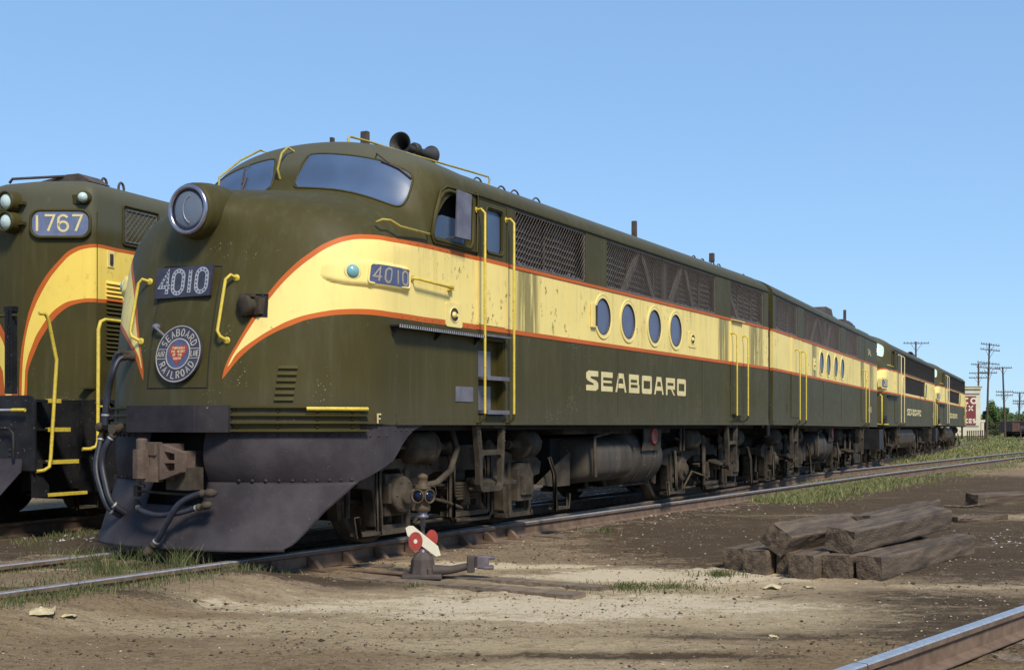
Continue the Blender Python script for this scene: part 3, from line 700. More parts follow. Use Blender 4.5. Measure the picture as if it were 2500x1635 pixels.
m = MB(); m.tube([(HW+.01, 2.17, 3.02), (HW+.012, 2.12, 3.10), (HW+.012, 2.19, 3.32), (HW+.012, 2.30, 3.55), (HW+.012, 2.42, 3.615), (HW+.012, 3.05, 3.63), (HW+.014, 3.05, 3.02), (HW+.01, 2.17, 3.02)], .014, 6); m.build('window_moulding', M['green'], A)
# walkway ledge, plate, letters
m = MB(); m.box((HW+.055, 2.22, 2.135), (.11, 1.66, .016)); m.box((HW+.112, 2.22, 2.130), (.008, 1.66, .028), mi=1)
for k in range(42): m.box((HW+.117, 1.41+k*.04, 2.132), (.006, .014, .022), mi=0)
for yy in (1.42, 2.2, 3.0): m.prism([(0,0),(.1,0),(0,-.09)], lambda a, b, t, yy=yy: V((HW+a, yy+t, 2.127+b)), 0, .012)
m.build('walkway_ledge', [M['blackg'], M['silver']], A)
m = MB(); m.box((HW+.004, 2.79, 1.52), (.008, .36, .155)); m.build('builder_plate', M['slate'], A)
m = MB(); block(m, 'SEABOARD', side(HW), 5.87, 1.637, .372, .252, .098, -.001, .0025); m.build('side_lettering', M['letter'], A)
m = MB(); text(m, 'F', side(HW), 1.18, 1.215, .05, .085, .02, .013, -.001, .010); m.build('front_mark', M['letter'], A)
# grab irons on side
m = MB(); m.tube([(HW, 1.77, 2.62), (HW+.07, 1.78, 2.61), (HW+.07, 2.44, 2.585), (HW, 2.46, 2.585)], .014, 6); m.lathe((HW,1.77,2.62),(1,0,0),[(0,.03),(.015,.03)],8); m.box((HW+.02, 2.48, 2.59), (.05, .07, .05)); m.build('grab_iron', M['yellow'], A)
m = MB(); m.tube([(1.43, 1.30, 3.10), (1.50, 1.30, 3.12), (1.52, 1.40, 3.125), (1.56, 1.50, 3.08), (1.57, 2.02, 3.075), (1.52, 2.05, 3.08)], .013, 6); m.build('grab_iron', M['oldyellow'], A)
windshield(A, 1); windshield(A, -1)
# wipers
m = MB(); a = st_point(11.85, .65, .01); b = st_point(11.42, .80, .03); m.tube([a, a+V((.03,-.05,.0)), b], .008, 6); m.tube([st_point(11.45,.72,.022), st_point(11.38,.90,.022), st_point(11.22,1.05,.02)], .012, 6); m.build('windshield_wiper', M['darkrust'], A)
m = MB(); m.tube([st_point(10.6,-.36,.02), st_point(11.2,-.36,.05), st_point(11.35,-.34,.02)], .008, 6); m.tube([st_point(10.15,-.34,.02), st_point(10.75,-.33,.02)], .013, 6); m.build('windshield_wiper', M['darkrust'], A)
# roof rails and centre-post grab
RAILROOF = [(.5,2.163,4.04),(.5,2.165,4.14),(.5,2.20,4.165),(.5,2.54,4.182),(.5,2.93,4.190),(.5,3.78,4.219),(.5,4.73,4.255),(.5,5.17,4.268),(.5,5.20,4.25),(.5,5.15,4.06)]
m = MB(); m.tube([st_point(11.93,-.01,0), st_point(11.85,-.03,.07), st_point(11.3,-.035,.09), st_point(10.7,-.035,.07), st_point(10.5,-.035,0)], .013, 6); m.build('grab_iron', M['oldyellow'], A)
m = MB(); pts = RAILROOF
pts = [(a, b, c+(.02 if c > 4.1 else 0)) for a, b, c in pts]; m.tube(pts, .0125, 6); m.tube([(.5, 3.9, 4.06), (.5, 3.9, 4.25)], .013, 6); m.build('roof_handrail', M['oldyellow'], A)
m = MB(); m.tube([(-1.02,1.93,3.74),(-1.03,1.95,3.86),(-1.03,2.3,4.11),(-1.02,2.62,4.28),(-1.0,2.70,4.27),(-.98,2.73,4.0)], .012, 6); m.build('roof_handrail', M['oldyellow'], A)
# horns
hb = MB(); hy = 3.60
hb.lathe((.35, hy-.02, 4.345), (.15, -1, .02), [(-.26,.02),(-.2,.045),(-.05,.04),(.10,.05),(.20,.085),(.25,.125),(.265,.13),(.262,.118),(.2,.07),(.08,.03),(.02,.01)], 28)
hb.lathe((.35, hy+.28, 4.35), (-.05, 1, .02), [(-.32,.03),(-.1,.04),(.04,.055),(.12,.085),(.165,.115),(.175,.12),(.17,.10),(.08,.04),(.0,.01)], 28)
hb.lathe((.35, hy+.10, 4.36), (0, 1, 0), [(-.05,.06),(-.03,.075),(.03,.075),(.05,.06)], 16)
for q in (.06, .28): hb.tube([(.35, hy+q, 4.34), (.35, hy+q, 4.08)], .028, 8); hb.box((.35, hy+q, 4.12), (.12, .12, .03))
hb.build('air_horn', simple('sooty_black', (.018,.015,.014), (.035,.030,.028), .6), A)
rooflets(A, LA, [(3.2, 0, .42, .155), (10.35, .35, .42, .14), (12.75, .85, .16, .15)], [(4.4, .8, .12), (5.0, .8, .12), (5.35, .8, .13), (5.95, .8, .13), (6.75, .8, .06), (12.0,.8,.11),(12.45,.8,.11),(13.0,.8,.12),(13.35,.8,.12)])
m = MB(); m.box((.2, 2.3, 4.20), (.03, .05, .05)); m.build('antenna_foot', M['darkrust'], A)
# headlight
hx, hy0, hz = 0, .345, 3.185
m = MB(); m.lathe((0, hy0, hz), (0, 1, .03), [(.0,.20),(.0,.232),(.012,.246),(.05,.256),(.12,.266),(.22,.275),(.40,.27),(.6,.22)], 48); hl = m.build('headlight', M['paint'], A)
m = MB(); m.tube([(.212*cos(k*pi/24), hy0-.012, hz+.212*sin(k*pi/24)) for k in range(48)], .023, 10, closed=True); m.build('headlight_ring', M['chrome'], hl)
m = MB(); m.lathe((0, hy0-.03, hz), (0, 1, 0), [(0,.01),(.004,.08),(.014,.15),(.026,.19),(.028,.001)], 40); m.build('lens', M['lens'], hl)
m = MB(); m.tube([(.06+.10*cos(radians(a)), hy0-.036+abs(a-180)*.0001, hz+.13*sin(radians(a))) for a in range(105, 256, 10)], .0035, 5); m.build('lens_seam', M['silver'], hl)
# nose door seams: raised thin frame following the surface
def nose_line(mb, a, b, r=.005, n=14, off=.001):
    P = []
    for k in range(n+1):
        x = a[0]+(b[0]-a[0])*k/n; z = a[1]+(b[1]-a[1])*k/n; p, nn, s, t = find(x, z); P.append(p+nn*off)
    mb.tube(P, r, 5)
m = MB(); c = [(-.44,2.70),(.29,2.66),(.33,1.535),(-.395,1.54)]
for i in range(4): nose_line(m, c[i], c[(i+1) % 4])
nd = m.build('nose_door', M['blackg'], A)
def nose_plane(x, z, tilt=None):
    p, nn, s, t = find(x, z); return p, nn
# number plate 4010: flat plate bolted on the nose door
p1 = find(-.42, 2.53)[0]; p2 = find(.25, 2.51)[0]; pu = find(-.08, 2.66)[0]; pd = find(-.07, 2.38)[0]
ex = (p2-p1).normalized(); ez = (pu-pd); ez.x = 0; ex.z = 0; ex.normalize(); ez = (ez*.5+V((0,0,.14))); ez = (ez-ex*ez.dot(ex)).normalized(); ey = ez.cross(ex)
pc = find(-.08, 2.52)[0] + ex.cross(ez)*.05
def PL(a, b, t): return pc + ex*a + ez*b + ex.cross(ez)*t
m = MB(); m.prism([(-.36,-.145),(.335,-.145),(.335,.145),(-.36,.145)], PL, -.03, 0); plt = m.build('number_plate', M['plate'], A, bevel=.003)
m = MB(); text(m, '4010', PL, -.30, -.108, .128, .216, .036, .040, 0, .004); m.build('plate_number', M['silver'], plt)
m = MB()
xs = -.30
for ch in '4010':
    for st in GL[ch]:
        tot = [(V((xs-(.14*.128 if ch == '1' else 0)+q[0]*.128, -.108+q[1]*.216))) for q in st]; acc = 0; nxt = .02
        for i in range(len(tot)-1):
            d = (tot[i+1]-tot[i]).length
            while nxt < acc+d:
                q = tot[i].lerp(tot[i+1], (nxt-acc)/d); dd = (tot[i+1]-tot[i]).normalized(); nrm = V((-dd.y, dd.x))
                e = [q+dd*.011*cos(k*pi/4)+nrm*.0085*sin(k*pi/4) for k in range(8)]
                m.add([PL(w.x, w.y, .0055) for w in e], [tuple(range(8))]); nxt += .038
            acc += d
    xs += (.128 if ch != '1' else .128*.72)+.036
m.build('reflector_button', M['plate'], plt)
# emblem
pc2, n2 = nose_plane(-.01, 1.845); ex2 = V((1, 0, 0)); ex2 = (ex2-n2*ex2.dot(n2)).normalized(); ez2 = n2.cross(ex2); 
if ez2.z < 0: ez2 = -ez2
n2 = -n2 if n2.y > 0 else n2
pc2 = pc2+n2*.03
def EM(a, b, t): return pc2+ex2*a+ez2*b+n2*t
RE = .272
m = MB(); m.prism([(RE*cos(k*pi/30), RE*sin(k*pi/30)) for k in range(60)], EM, -.022, 0); emb = m.build('round_emblem', M['plate'], A)
m = MB()
ring = lambda r, n=60: [(r*cos(2*pi*k/n), r*sin(2*pi*k/n)) for k in range(n+1)]
ribbon(m, ring(RE-.012), .008, EM, 0, .003); ribbon(m, ring(.140), .010, EM, 0, .004)
for q in (.045, -.045):
    for sg in (1, -1): ribbon(m, [(sg*math.sqrt(.145**2-q*q), q), (sg*math.sqrt((RE-.012)**2-q*q), q)], .006, EM, 0, .003)
def arctext(mb, s, r, a0, a1, h, w, flip=False, st=.010):
    n = len(s)
    for i, ch in enumerate(s):
        a = radians(a0+(a1-a0)*(i+.5)/n); er = V((cos(a), sin(a)))
        if not flip: up, rt = er, V((er.y, -er.x))
        else: up, rt = -er, V((-er.y, er.x))
        ww = w*(.12 if ch == 'I' else 1)
        for sk in GL[ch]:
            ribbon(mb, [tuple(er*r + rt*((q[0]-.5)*ww) + up*((q[1]-.5)*h)) for q in sk], st, EM, 0, .003)
arctext(m, 'SEABOARD', .200, 160, 20, .064, .034, st=.0085); arctext(m, 'RAILROAD', .200, 202, 338, .064, .034, True, st=.0085)
text(m, 'AIR', EM, -.245, -.025, .024, .05, .008, .006, 0, .003); text(m, 'LINE', EM, .156, -.025, .018, .05, .007, .006, 0, .003)
m.build('emblem_lettering', simple('faded_emblem_figure', (.36,.33,.28), (.48,.44,.38), .6), emb)
m = MB(); m.prism([(.138*cos(k*pi/20), .138*sin(k*pi/20)) for k in range(40)], EM, 0, .002); m.build('emblem_disc', M['blueboard'], emb)
hp = [(16*sin(t)**3/17*.112, (13*cos(t)-5*cos(2*t)-2*cos(3*t)-cos(4*t))/17*.118+.004) for t in [2*pi*k/40 for k in range(40)]]
m = MB(); m.prism(hp, EM, .002, .005); m.build('emblem_heart', M['red'], emb)
m = MB()
for s_, y_, w_ in (('THROUGH', .042, .0155), ('THE HEART', .010, .0125), ('OF THE', -.022, .0135), ('SOUTH', -.056, .0135)):
    tw = len(s_)*(w_+.006)-.006; text(m, s_, EM, -tw/2, y_, w_, .021, .006, .0035, .005, .007)
m.build('heart_lettering', M['letter'], emb)
# door handle, nose grabs, MU receptacle, louvres
p, nn = nose_plane(-.36, 2.11); nn = -nn if nn.y > 0 else nn
m = MB(); m.lathe(p, nn, [(0,.035),(.02,.035),(.05,.02)], 10); m.tube([p+nn*.045, p+nn*.06+V((.05,0,-.03)), p+nn*.05+V((.15,-.01,-.10))], .014, 6); m.build('door_handle', M['slate'], nd)
NSG = -1 if NN(2, .2).y < 0 else 1
def fpos(x, z, off):
    p, nn, s, t = find(x, z)
    if nn.y > 0 and s < 8: nn = -nn
    return p+nn*off
for pts in ([(-.615,2.565,0),(-.65,2.57,.07),(-.69,2.53,.075),(-.665,2.07,.08),(-.64,2.02,.07),(-.575,1.985,0)], [(.47,2.54,0),(.445,2.545,.07),(.41,2.50,.08),(.42,2.03,.08),(.445,1.985,.07),(.485,1.96,0)]):
    m = MB(); m.tube([fpos(*q) for q in pts], .0155, 8); a = fpos(pts[0][0], pts[0][1], 0); b = fpos(pts[-1][0], pts[-1][1], 0)
    for q in (a, b): m.lathe(q, (0,-1,0), [(0,.035),(.015,.035),(.02,.02)], 10)
    m.build('grab_iron', M['yellow'], A)
m = MB(); q = [fpos(.585,2.385,.004), fpos(.80,2.375,.004), fpos(.82,2.175,.004), fpos(.61,2.175,.004)]
m.add(q, [(0,1,2,3)]); m.tube(q+[q[0]], .008, 5); c0 = sum(q, V())/4
mu = m.build('receptacle_recess', M['dark'], A)
dirn = V((-.28, -.96, .0)); m = MB(); ctr = c0+V((-.02, .03, -.005))
m.lathe(ctr, dirn, [(0,.07),(.06,.085),(.10,.088),(.11,.095),(.145,.095),(.155,.085),(.16,.02)], 24); m.box(ctr+dirn*.10+V((.0,0,.09)), (.16, .05, .03)); m.box(ctr+V((.07,-.04,.0)), (.06,.08,.15)); m.build('cable_receptacle', M['under'], mu)
m = MB()
for k in range(6):
    z = 1.735-.057*k; a = .955-.004*k; P1 = [fpos(a+j*.035, z, 0) for j in range(5)]; P2 = [fpos(a+j*.035, z-.032, .022) for j in range(5)]; P3 = [fpos(a+j*.035, z-.034, 0) for j in range(5)]
    m.grid([P1, P2, P3], smooth=False)
m.build('nose_louvre', M['green'], A)
# classification-lamp and number-board housing on each side
_tab = []; _x = HW; _p = find(HW-1e-4, 2.6)[0]; _u = 1.44; _tab.append((1.44, HW))
while _x > .9:
    _x -= .012 if _x < 1.45 else .003; q = find(_x, 2.6)[0]; _u -= (q-_p).length; _p = q; _tab.append((_u, _x))
def SP(u, z, off=0, sg=1):
    if u >= 1.44: return V((sg*(HW+off), u, z))
    for (u1, x1), (u0, x0) in zip(_tab, _tab[1:]):
        if u0 <= u <= u1: x = x0+(x1-x0)*(u-u0)/(u1-u0); break
    p, nn, s_, t_ = find(x, z)
    if nn.x < 0: nn = -nn
    nn = V((nn.x, nn.y, nn.z*.3)).normalized(); p = p+nn*off; return V((p.x*sg, p.y, p.z))
for sg in (1, -1):
    m = MB(); rows = []; uv = []; nu, nz_ = 60, 18
    for i in range(nu+1):
        u = .60+(1.745-.60)*i/nu; row = []
        for j in range(nz_+1):
            z = 2.425+(2.755-2.425)*j/nz_
            zc_ = 2.598-.01*(u-1.1); hz_ = .118 if u > 1.0 else .118*math.sqrt(max(0.02, 1-((1.0-u)/.37)**2))
            e1 = 1-abs(z-zc_)/hz_ ; eu = min((1.715-u)/.03, (u-.62)/.16)
            h = sstep(-.22, .22, min(e1, 1.0))*sstep(0, 1, max(0, min(1, eu)))
            row.append(SP(u, z, -.012+.046*h, sg)); uv.append((1.6, 2.6))
        rows.append(row)
    m.grid(rows, uv=uv); hs = m.build('marker_housing', M['paint'], A)
    g = lambda a, b, t: SP(a, b, .035+t, sg)
    m = MB(); ns = 10; n2_ = 6
    rr = rrect(1.115, 2.508, 1.68, 2.688, .03)
    m.grid([[g(1.115+.565*i/ns, 2.508+.18*j/n2_, .002) for j in range(n2_+1)] for i in range(ns+1)]); m.tube([g(q[0], q[1], .002) for q in rr], .012, 6, closed=True, mi=1); nb = m.build('number_board', [M['blueboard'], M['cream']], hs)
    m = MB(); text(m, '4010', g if sg > 0 else (lambda a, b, t: g(2.795-a, b, t)), 1.165, 2.532, .09, .13, .048, .021, .003, .006)
    m.build('board_number', simple('faded_board_figure', (.30,.25,.20), (.38,.31,.24), .5), nb)
    c_ = SP(.955, 2.602, .022, sg); d_ = (SP(.955, 2.602, .2, sg)-c_).normalized()
    m = MB(); m.lathe(c_, d_, [(-.02,.088),(.012,.084),(.02,.074)], 24); m.build('lamp_rim', M['cream'], hs)
    m = MB(); m.lathe(c_, d_, [(0,.066),(.028,.060),(.045,.038),(.052,.004)], 24); m.build('marker_lamp', M['aqua'], hs)
# pilot and anticlimber
def plan(x, c, e, n=2.2, w=HW): 
    a = min(1, abs(x)/w); return c+(e-c)*(1-(1-a**n)**(1/n))
def plan_pts(c, e, n, w, off=0, N=48, cut=pi/2):
    P = []
    for k in range(N+1):
        t = -pi/2+pi*k/N; a = 2/n; x = w*math.copysign(abs(sin(t))**a, t); y = c+(e-c)*(1-abs(cos(t))**a); P.append(V((x, y, 0)))
    return P
m = MB()
P0 = plan_pts(.20, 1.42, 2.15, HW+.004); 
def band(mb, z0, z1, off, t=.0):
    P = plan_pts(.20-off, 1.42-.0, 2.15, HW+off); Q = plan_pts(.21, 1.42, 2.15, HW-.01)
    keep = [i for i, p in enumerate(P) if p.y < 1.06]
    P = [P[i] for i in keep]; Q = [Q[i] for i in keep]
    mb.grid([[V((p.x, p.y, z1)) for p in Q], [V((p.x, p.y, z1)) for p in P], [V((p.x, p.y, z0)) for p in P], [V((p.x, p.y, z0)) for p in Q]], smooth=False)
band(m, 1.135, 1.372, .012)
for z in (1.362, 1.290, 1.222, 1.150): band(m, z-.009, z+.009, .052)
PP = plan_pts(.20-.012, 1.42, 2.15, HW+.012, N=96)
for i, p in enumerate(PP):
    if i % 8 == 4 and p.y < 1.05 and abs(p.x) > .45:
        nr = V((p.x/HW**2*2, -(1.42-p.y), 0)).normalized()
        for z in (1.326, 1.256, 1.186): m.dot(p+V((0,0,z)), nr, .022)
m.build('anticlimber', M['green'], A)
m = MB(); m.prism([(-.44,-.0),(.36,-.0),(.40,.02),(.585,.20),(.60,.5),(-.60,.5),(-.585,.20)], lambda a, b, t: V((a, b, t)), 1.135, 1.375); m.build('buffer_box', simple('dark_buffer_paint', (.018,.015,.018), (.036,.030,.035), .55, 0, 4, spec=.2, chips=((.2,.18,.18), 35, .70)), A, bevel=.008)
fp = fpos(1.15, 1.3, .0)
m = MB(); q = [V((p.x, p.y, 1.345)) for p in plan_pts(.12, 1.42, 2.15, HW+.075, N=64) if p.x > 1.18 and p.y < 1.02]
m.tube(q, .018, 8); m.build('grab_iron', M['yellow'], A)
# upper pilot roll
rows = []
zz = [1.14-.46*k/14 for k in range(15)]
CUTA = [(2.10,1.2),(1.98,1.17),(1.85,1.10),(1.72,1.02),(1.60,.92),(1.50,.80),(1.44,.70)]
N = 97
opening = lambda x, z: (-.36 < x < .30) and (.46 < z)
def pil_row(z, c, e, n, w):
    xs = sorted(set([-.36, .30]+[round(-w*sin(pi/2*k/40), 4) for k in range(41)]+[round(w*sin(pi/2*k/40), 4) for k in range(41)]))
    return [V((x, c+(e-c)*(1-max(0, 1-(abs(x)/w)**n)**(1/n)), z)) for x in xs]
def pil_row(z, c, e, n, w, cut):
    yf = lambda x: c+(e-c)*(1-max(0, 1-(abs(x)/w)**n)**(1/n))
    lo, hi = .3, w
    if cut < e:
        for _ in range(30):
            mid = (lo+hi)/2
            if yf(mid) < cut: lo = mid
            else: hi = mid
        xc = lo
    else: xc = w
    half = lambda a, b, k: [w*sin(math.asin(a/w)+(math.asin(min(1, b/w))-math.asin(a/w))*i/k) for i in range(k+1)]
    xs = [-q for q in half(.36, xc, 30)[::-1]]+[-.2, 0, .15]+half(.30, xc, 30)
    return [V((x, yf(x), z)) for x in xs]
def pilot_faces(R, skip):
    n = len(R[0]); fs = []
    for i in range(len(R)-1):
        for j in range(n-1):
            c = (R[i][j]+R[i+1][j+1])/2
            if skip(c): continue
            fs.append((i*n+j, i*n+j+1, (i+1)*n+j+1, (i+1)*n+j))
    return [p for r in R for p in r], fs
def lerp_tab(T, x):
    for (a, fa), (b, fb) in zip(T, T[1:]):
        if x <= b: return fa+(fb-fa)*max(0, x-a)/(b-a)
    return T[-1][1]
R = []
for k in range(19):
    z = 1.195-.515*k/18; q = max(0, (1.14-z)/.46); bulge = .06*sin(pi*min(1, q)*.85)-.075*q*q
    R.append(pil_row(z, .22-bulge, 1.42, 2.15, HW-.01, 1.5 if z > .845 else 1.0+(z-.68)/.39))
m = MB(); vs, fs = pilot_faces(R, lambda c: -.36 < c.x < .30 and c.z < 1.16); m.add(vs, fs, smooth=True)
CUTA = [(2.02,1.2),(1.84,1.155),(1.72,1.09),(1.62,1.01),(1.53,.92),(1.46,.86)]
for sg in (1, -1): m.prism([(1.40,.84),(1.40,1.2)]+CUTA, lambda a, b, t: V((sg*(HW-.008+t), a, b)), -.012, 0)
for k in range(36):
    a = -pi/2+pi*(k+.5)/36; e = 2/2.15; x = (HW-.01)*math.copysign(abs(sin(a))**e, a); y = .20+1.22*(1-abs(cos(a))**e)
    if abs(x) > .50:
        nr = V((x*.6, -(1.42-y), 0)).normalized(); m.dot(V((x, y, 1.10)), nr, .016)
        if y < .95: m.dot(V((x, y+.02, .70)), nr, .018)
for yy in (1.5,1.6,1.7,1.8): m.dot((HW-.008, yy, 1.15), (1,0,0), .015)
m.build('pilot_upper_sheet', M['black'], A)
CUTT = [(.07,.27),(.10,.32),(.14,.39),(.26,.51),(.42,.665),(.66,.97),(.70,1.02)]
R = []
for k in range(20):
    z = .68-.575*k/19; q = k/19
    R.append(pil_row(z, .255-.245*q, 1.38-.34*q, 2.15+.15*q, HW-.015-.085*q, lerp_tab(CUTT, z)))
R.append([V((p.x*1.004, p.y-.012, .082)) for p in R[-1]])
m = MB(); vs, fs = pilot_faces(R, lambda c: -.36 < c.x < .30 and c.z > .46); m.add(vs, fs, smooth=True)
for k, T in enumerate(CUTT[2:-1]):
    z = T[0]+.05; q = (.68-z)/.575; w_ = HW-.015-.085*q; c_ = .24-.23*q; e_ = 1.38-.34*q; n_ = 2.15+.15*q; x_ = w_*.93; y_ = c_+(e_-c_)*(1-max(0, 1-(x_/w_)**n_)**(1/n_))
    if y_ < lerp_tab(CUTT, z): m.dot(V((x_, y_, z)), V((.7,-.7,0)), .018)
o = m.build('pilot_plow', M['black'], A); sd = o.modifiers.new('t', 'SOLIDIFY'); sd.thickness = .012; sd.offset = -1
m = MB(); m.box((0, .75, .62), (1.5, .5, .5)); m.box((0, .75, 1.0), (1.7, .3, .3)); m.build('pilot_backing', M['dark'], A)
# coupler
m = MB(); CO = V((.0, .03, .875))
Rz = Matrix.Rotation(radians(-8), 3, 'Z')
def C(a, b, t): return CO+Rz @ V((a*.74, b*.84, t*.72))
m.prism([(-.20,-.27),(-.16,-.31),(-.07,-.31),(-.02,-.27),(-.01,-.10),(-.18,-.10)], C, -.21, .15)
m.lathe(C(-.115, -.22, -.24), (0,0,1), [(0,.05),(.37,.05),(.38,.03)], 14)
m.prism([(-.18,-.10),(.0,-.20),(.10,-.17),(.20,-.17),(.20,.12),(-.1,.12)], C, -.22, .22)
m.prism([(-.05,-.24),(.12,-.19),(.12,-.1),(-.05,-.1)], C, -.25, -.06); m.prism([(-.10,-.22),(.10,-.20),(.10,-.1),(-.1,-.1)], C, .08, .24)
def CW(a, b, t): return CO+Rz @ V((.17*.74+a*.74*.93, -.14+a*.27-t, b*.72))
m.prism([(0,-.22),(.06,-.21),(.27,-.13),(.28,.12),(.06,.20),(.0,.22)], CW, -.05, .02, [[(.06,-.12),(.20,-.10),(.20,-.015),(.06,-.015)], [(.06,.02),(.20,.02),(.20,.10),(.06,.13)]])
m.prism([(.15,.0),(.30,.05),(.30,.2),(.15,.2)], C, -.13, .13)
m.prism([(-.1,.1),(.2,.1),(.16,.9),(-.06,.9)], C, -.12, .12)
m.lathe(C(-.10, -.22, .14), (0,0,1), [(0,.035),(.07,.035)], 10); m.tube([C(-.13,-.22,-.20), C(-.18,-.22,-.28), C(-.10,-.2,-.31)], .022, 6)
cpl = m.build('coupler', M['rust'], A, bevel=.008)
m = MB(); m.prism([(.03,-.16),(.24,-.14),(.24,.14),(.03,.15)], CW, -.06, -.045); m.build('coupler_recess', simple('dark_red_rust', (.07,.02,.01), (.05,.015,.01), .9), cpl)
m = MB(); m.tube([(-.30,.0,.60),(.0,.05,.585),(.25,.12,.575)], .013, 6); m.box((.17,.1,.72), (.26,.2,.2)); m.box((-.32,.02,.60), (.05,.05,.10)); m.build('uncoupling_lever', M['under'], A)
def hose(root, pts, r=.028, ends=(1, 1)):
    # catmull through pts
    P = [V(p) for p in pts]; out = []
    for i in range(len(P)-1):
        a, b, c, d = P[max(0, i-1)], P[i], P[i+1], P[min(len(P)-1, i+2)]
        for k in range(6):
            t = k/6; out.append(.5*((2*b)+(c-a)*t+(2*a-5*b+4*c-d)*t*t+(-a+3*b-3*c+d)*t**3))
    out.append(P[-1]); m = MB(); m.tube(out, r, 10)
    o = m.build('air_hose', M['hose'], root)
    for e, q in [k for k, on in zip(((out[0], out[3]), (out[-1], out[-4])), ends) if on]:
        f_ = MB(); d = (e-q).normalized(); f_.lathe(e-d*.10, d, [(0,r*1.05),(.01,r*1.3),(.03,r*1.3),(.035,r*1.1),(.07,r*1.1),(.075,r*1.5),(.13,r*1.35),(.16,r*.7),(.165,.005)], 12)
        f_.build('hose_coupling', M['under'], o)
    for k in (.16, .84):
        f_ = MB(); i = int(k*(len(out)-1)); d = (out[i+1]-out[i]).normalized(); f_.lathe(out[i]-d*.008, d, [(0,r*1.15),(.016,r*1.15)], 12); f_.build('hose_clamp', M['silver'], o)
    return o
hose(A, [(.53,.03,.60),(.40,.00,.585),(.25,-.06,.50),(.12,-.08,.32),(.02,-.08,.18),(-.08,-.1,.07)])
hose(A, [(-.31,.00,.48),(-.22,-.04,.43),(.0,-.06,.395),(.22,-.04,.42),(.36,.01,.46),(.49,.02,.49)], .025)
m = MB()
# long vertical hoses at the left side of the nose
fp = fpos(-.70, 1.87, .02)
h1 = [fp, fp+V((-.10,-.08,.0)), (-.86,.24,1.72),(-.96,.27,1.50),(-.99,.27,1.32),(-1.0,.27,1.20)]
h2 = [fp+V((.03,0,-.03)), fp+V((-.04,-.10,-.05)), (-.76,.16,1.70),(-.84,.18,1.50),(-.87,.18,1.32),(-.88,.18,1.20)]
hose(A, h1, .021, (1,0)); hose(A, h2, .026, (1,0))
hose(A, [(-1.0,.27,1.16),(-1.0,.22,1.0),(-.98,.16,.8),(-.88,.12,.6),(-.77,.12,.42),(-.70,.24,.33)], .029, (1,0))
hose(A, [(-.74,.2,1.16),(-.82,.14,1.02),(-.86,.12,.85),(-.80,.10,.66),(-.72,.10,.48),(-.63,.22,.36)], .029, (1,0))
m.lathe((-1.0,.25,1.18), (0,-1,0), [(0,.04),(.04,.045),(.06,.03)], 12); m.lathe((-.76,.2,1.16), (0,-1,0), [(0,.045),(.06,.05)], 12); m.tube([(-1.0,.25,1.18),(-.76,.22,1.17)], .03, 8); m.build('hose_manifold', M['under'], A)
# running gear
FT_T = [3.46, 11.62]
truck(A, 3.46, 1); truck(A, 11.62, 1)
tanks(A, 6.5, 9.35)
step_ladder(A, 3.17, 3.74, zb=.48)
step_ladder(A, 11.70, 12.20, zb=.45)
m = MB(); m.tube([(1.2, 3.05, 1.2), (1.3, 3.02, .95), (1.32, 2.85, .72), (1.3, 2.6, .60), (1.22, 2.3, .56)], .035, 8); m.build('air_hose', M['under'], A)
for yy in (9.9, 10.05): 
    m = MB(); m.tube([(1.3, yy, 1.2), (1.3, yy, .8)], .02, 6); m.build('drain_pipe', M['under'], A)
m = MB(); m.box((0, 7.5, 1.17), (2.7, 12.2, .05)); m.box((0, 7.5, 1.0), (.6, 12, .3)); m.build('underframe', M['dark'], A)
# diaphragm between the two units
m = MB(); m.prism([(-1.40,1.15),(1.40,1.15),(1.40,3.5),(1.1,3.86),(-1.1,3.86),(-1.40,3.5)], lambda a, b, t: V((a, t, b)), LA, LA+.13); m.tube([(1.47, LA+.14, 3.3),(1.47, LA+.14, 1.0)], .04, 8)
m.build('end_diaphragm', M['blackg'], A)

# ================================================================== booster unit
TB = radians(23.7)
B_ORG = V((3.43902607278448, 23.752561158339237, 0))
UB = V((sin(TB), cos(TB), 0))
B = thing('diesel_booster_locomotive', 'cabless green and cream booster unit lettered SAL and 4110, right behind the 4010 cab unit', 'locomotive', tuple(B_ORG), -TB, 'coupled diesel locomotives')
B.rotation_euler = (radians(-.22), 0, -TB)
LB = 14.36
PB = [5.13, 6.04, 7.06, 8.04]
hB = [[(a,2.995),(c,2.995),(c,3.61),(a,3.61)] for a, c in ((.24,2.36),(3.05,7.80),(8.63,10.65))]
for y in PB: hB.append(circ(y, 2.602, .235, .235, 20))
mb = shell(LB, False, hB, 'paintb'); seams(mb, (1.6, 3.94, 6.55, 9.1, 12.2), 2.27, 2.94); seams(mb, (5.4, 7.9, 12.2), 1.31, 2.21); seams(mb, (11.9,), 3.0, 3.62)
mb.build('carbody', M['paintb'], B)
mesh_screen(B, .24, 2.995, 2.36, 3.61, backs=5); mesh_screen(B, 3.05, 2.995, 7.80, 3.61, backs=9, struts=((4.2,3.0,4.9,3.6),(5.6,3.0,5.0,3.6),(6.2,3.0,6.7,3.6),(5.9,2.99,5.9,3.61))); mesh_screen(B, 8.63, 2.995, 10.65, 3.61, backs=4)
for y in PB: porthole(B, y, 2.602, .235, .235)
latch(B, 4.12, 2.40, 4.42, 2.66); latch(B, 12.05, 2.38, 12.4, 2.64)
side_door(B, 1.72, 2.60, 1.36, 2.93, 'paintb'); side_door(B, 11.20, 11.85, 1.36, 2.93, 'paintb')
for y in (2.06, 2.72, 11.31, 11.93): vrail(B, y, 1.31, 2.71)
m = MB(); text(m, 'SAL', side(HW), 12.50, 3.20, .16, .14, .07, .022, -.001, .003); m.build('road_initials', M['letter'], B)
m = MB(); text(m, '4110', side(HW), 12.58, 1.60, .11, .15, .06, .022, -.001, .003); m.build('unit_number', M['letter'], B)
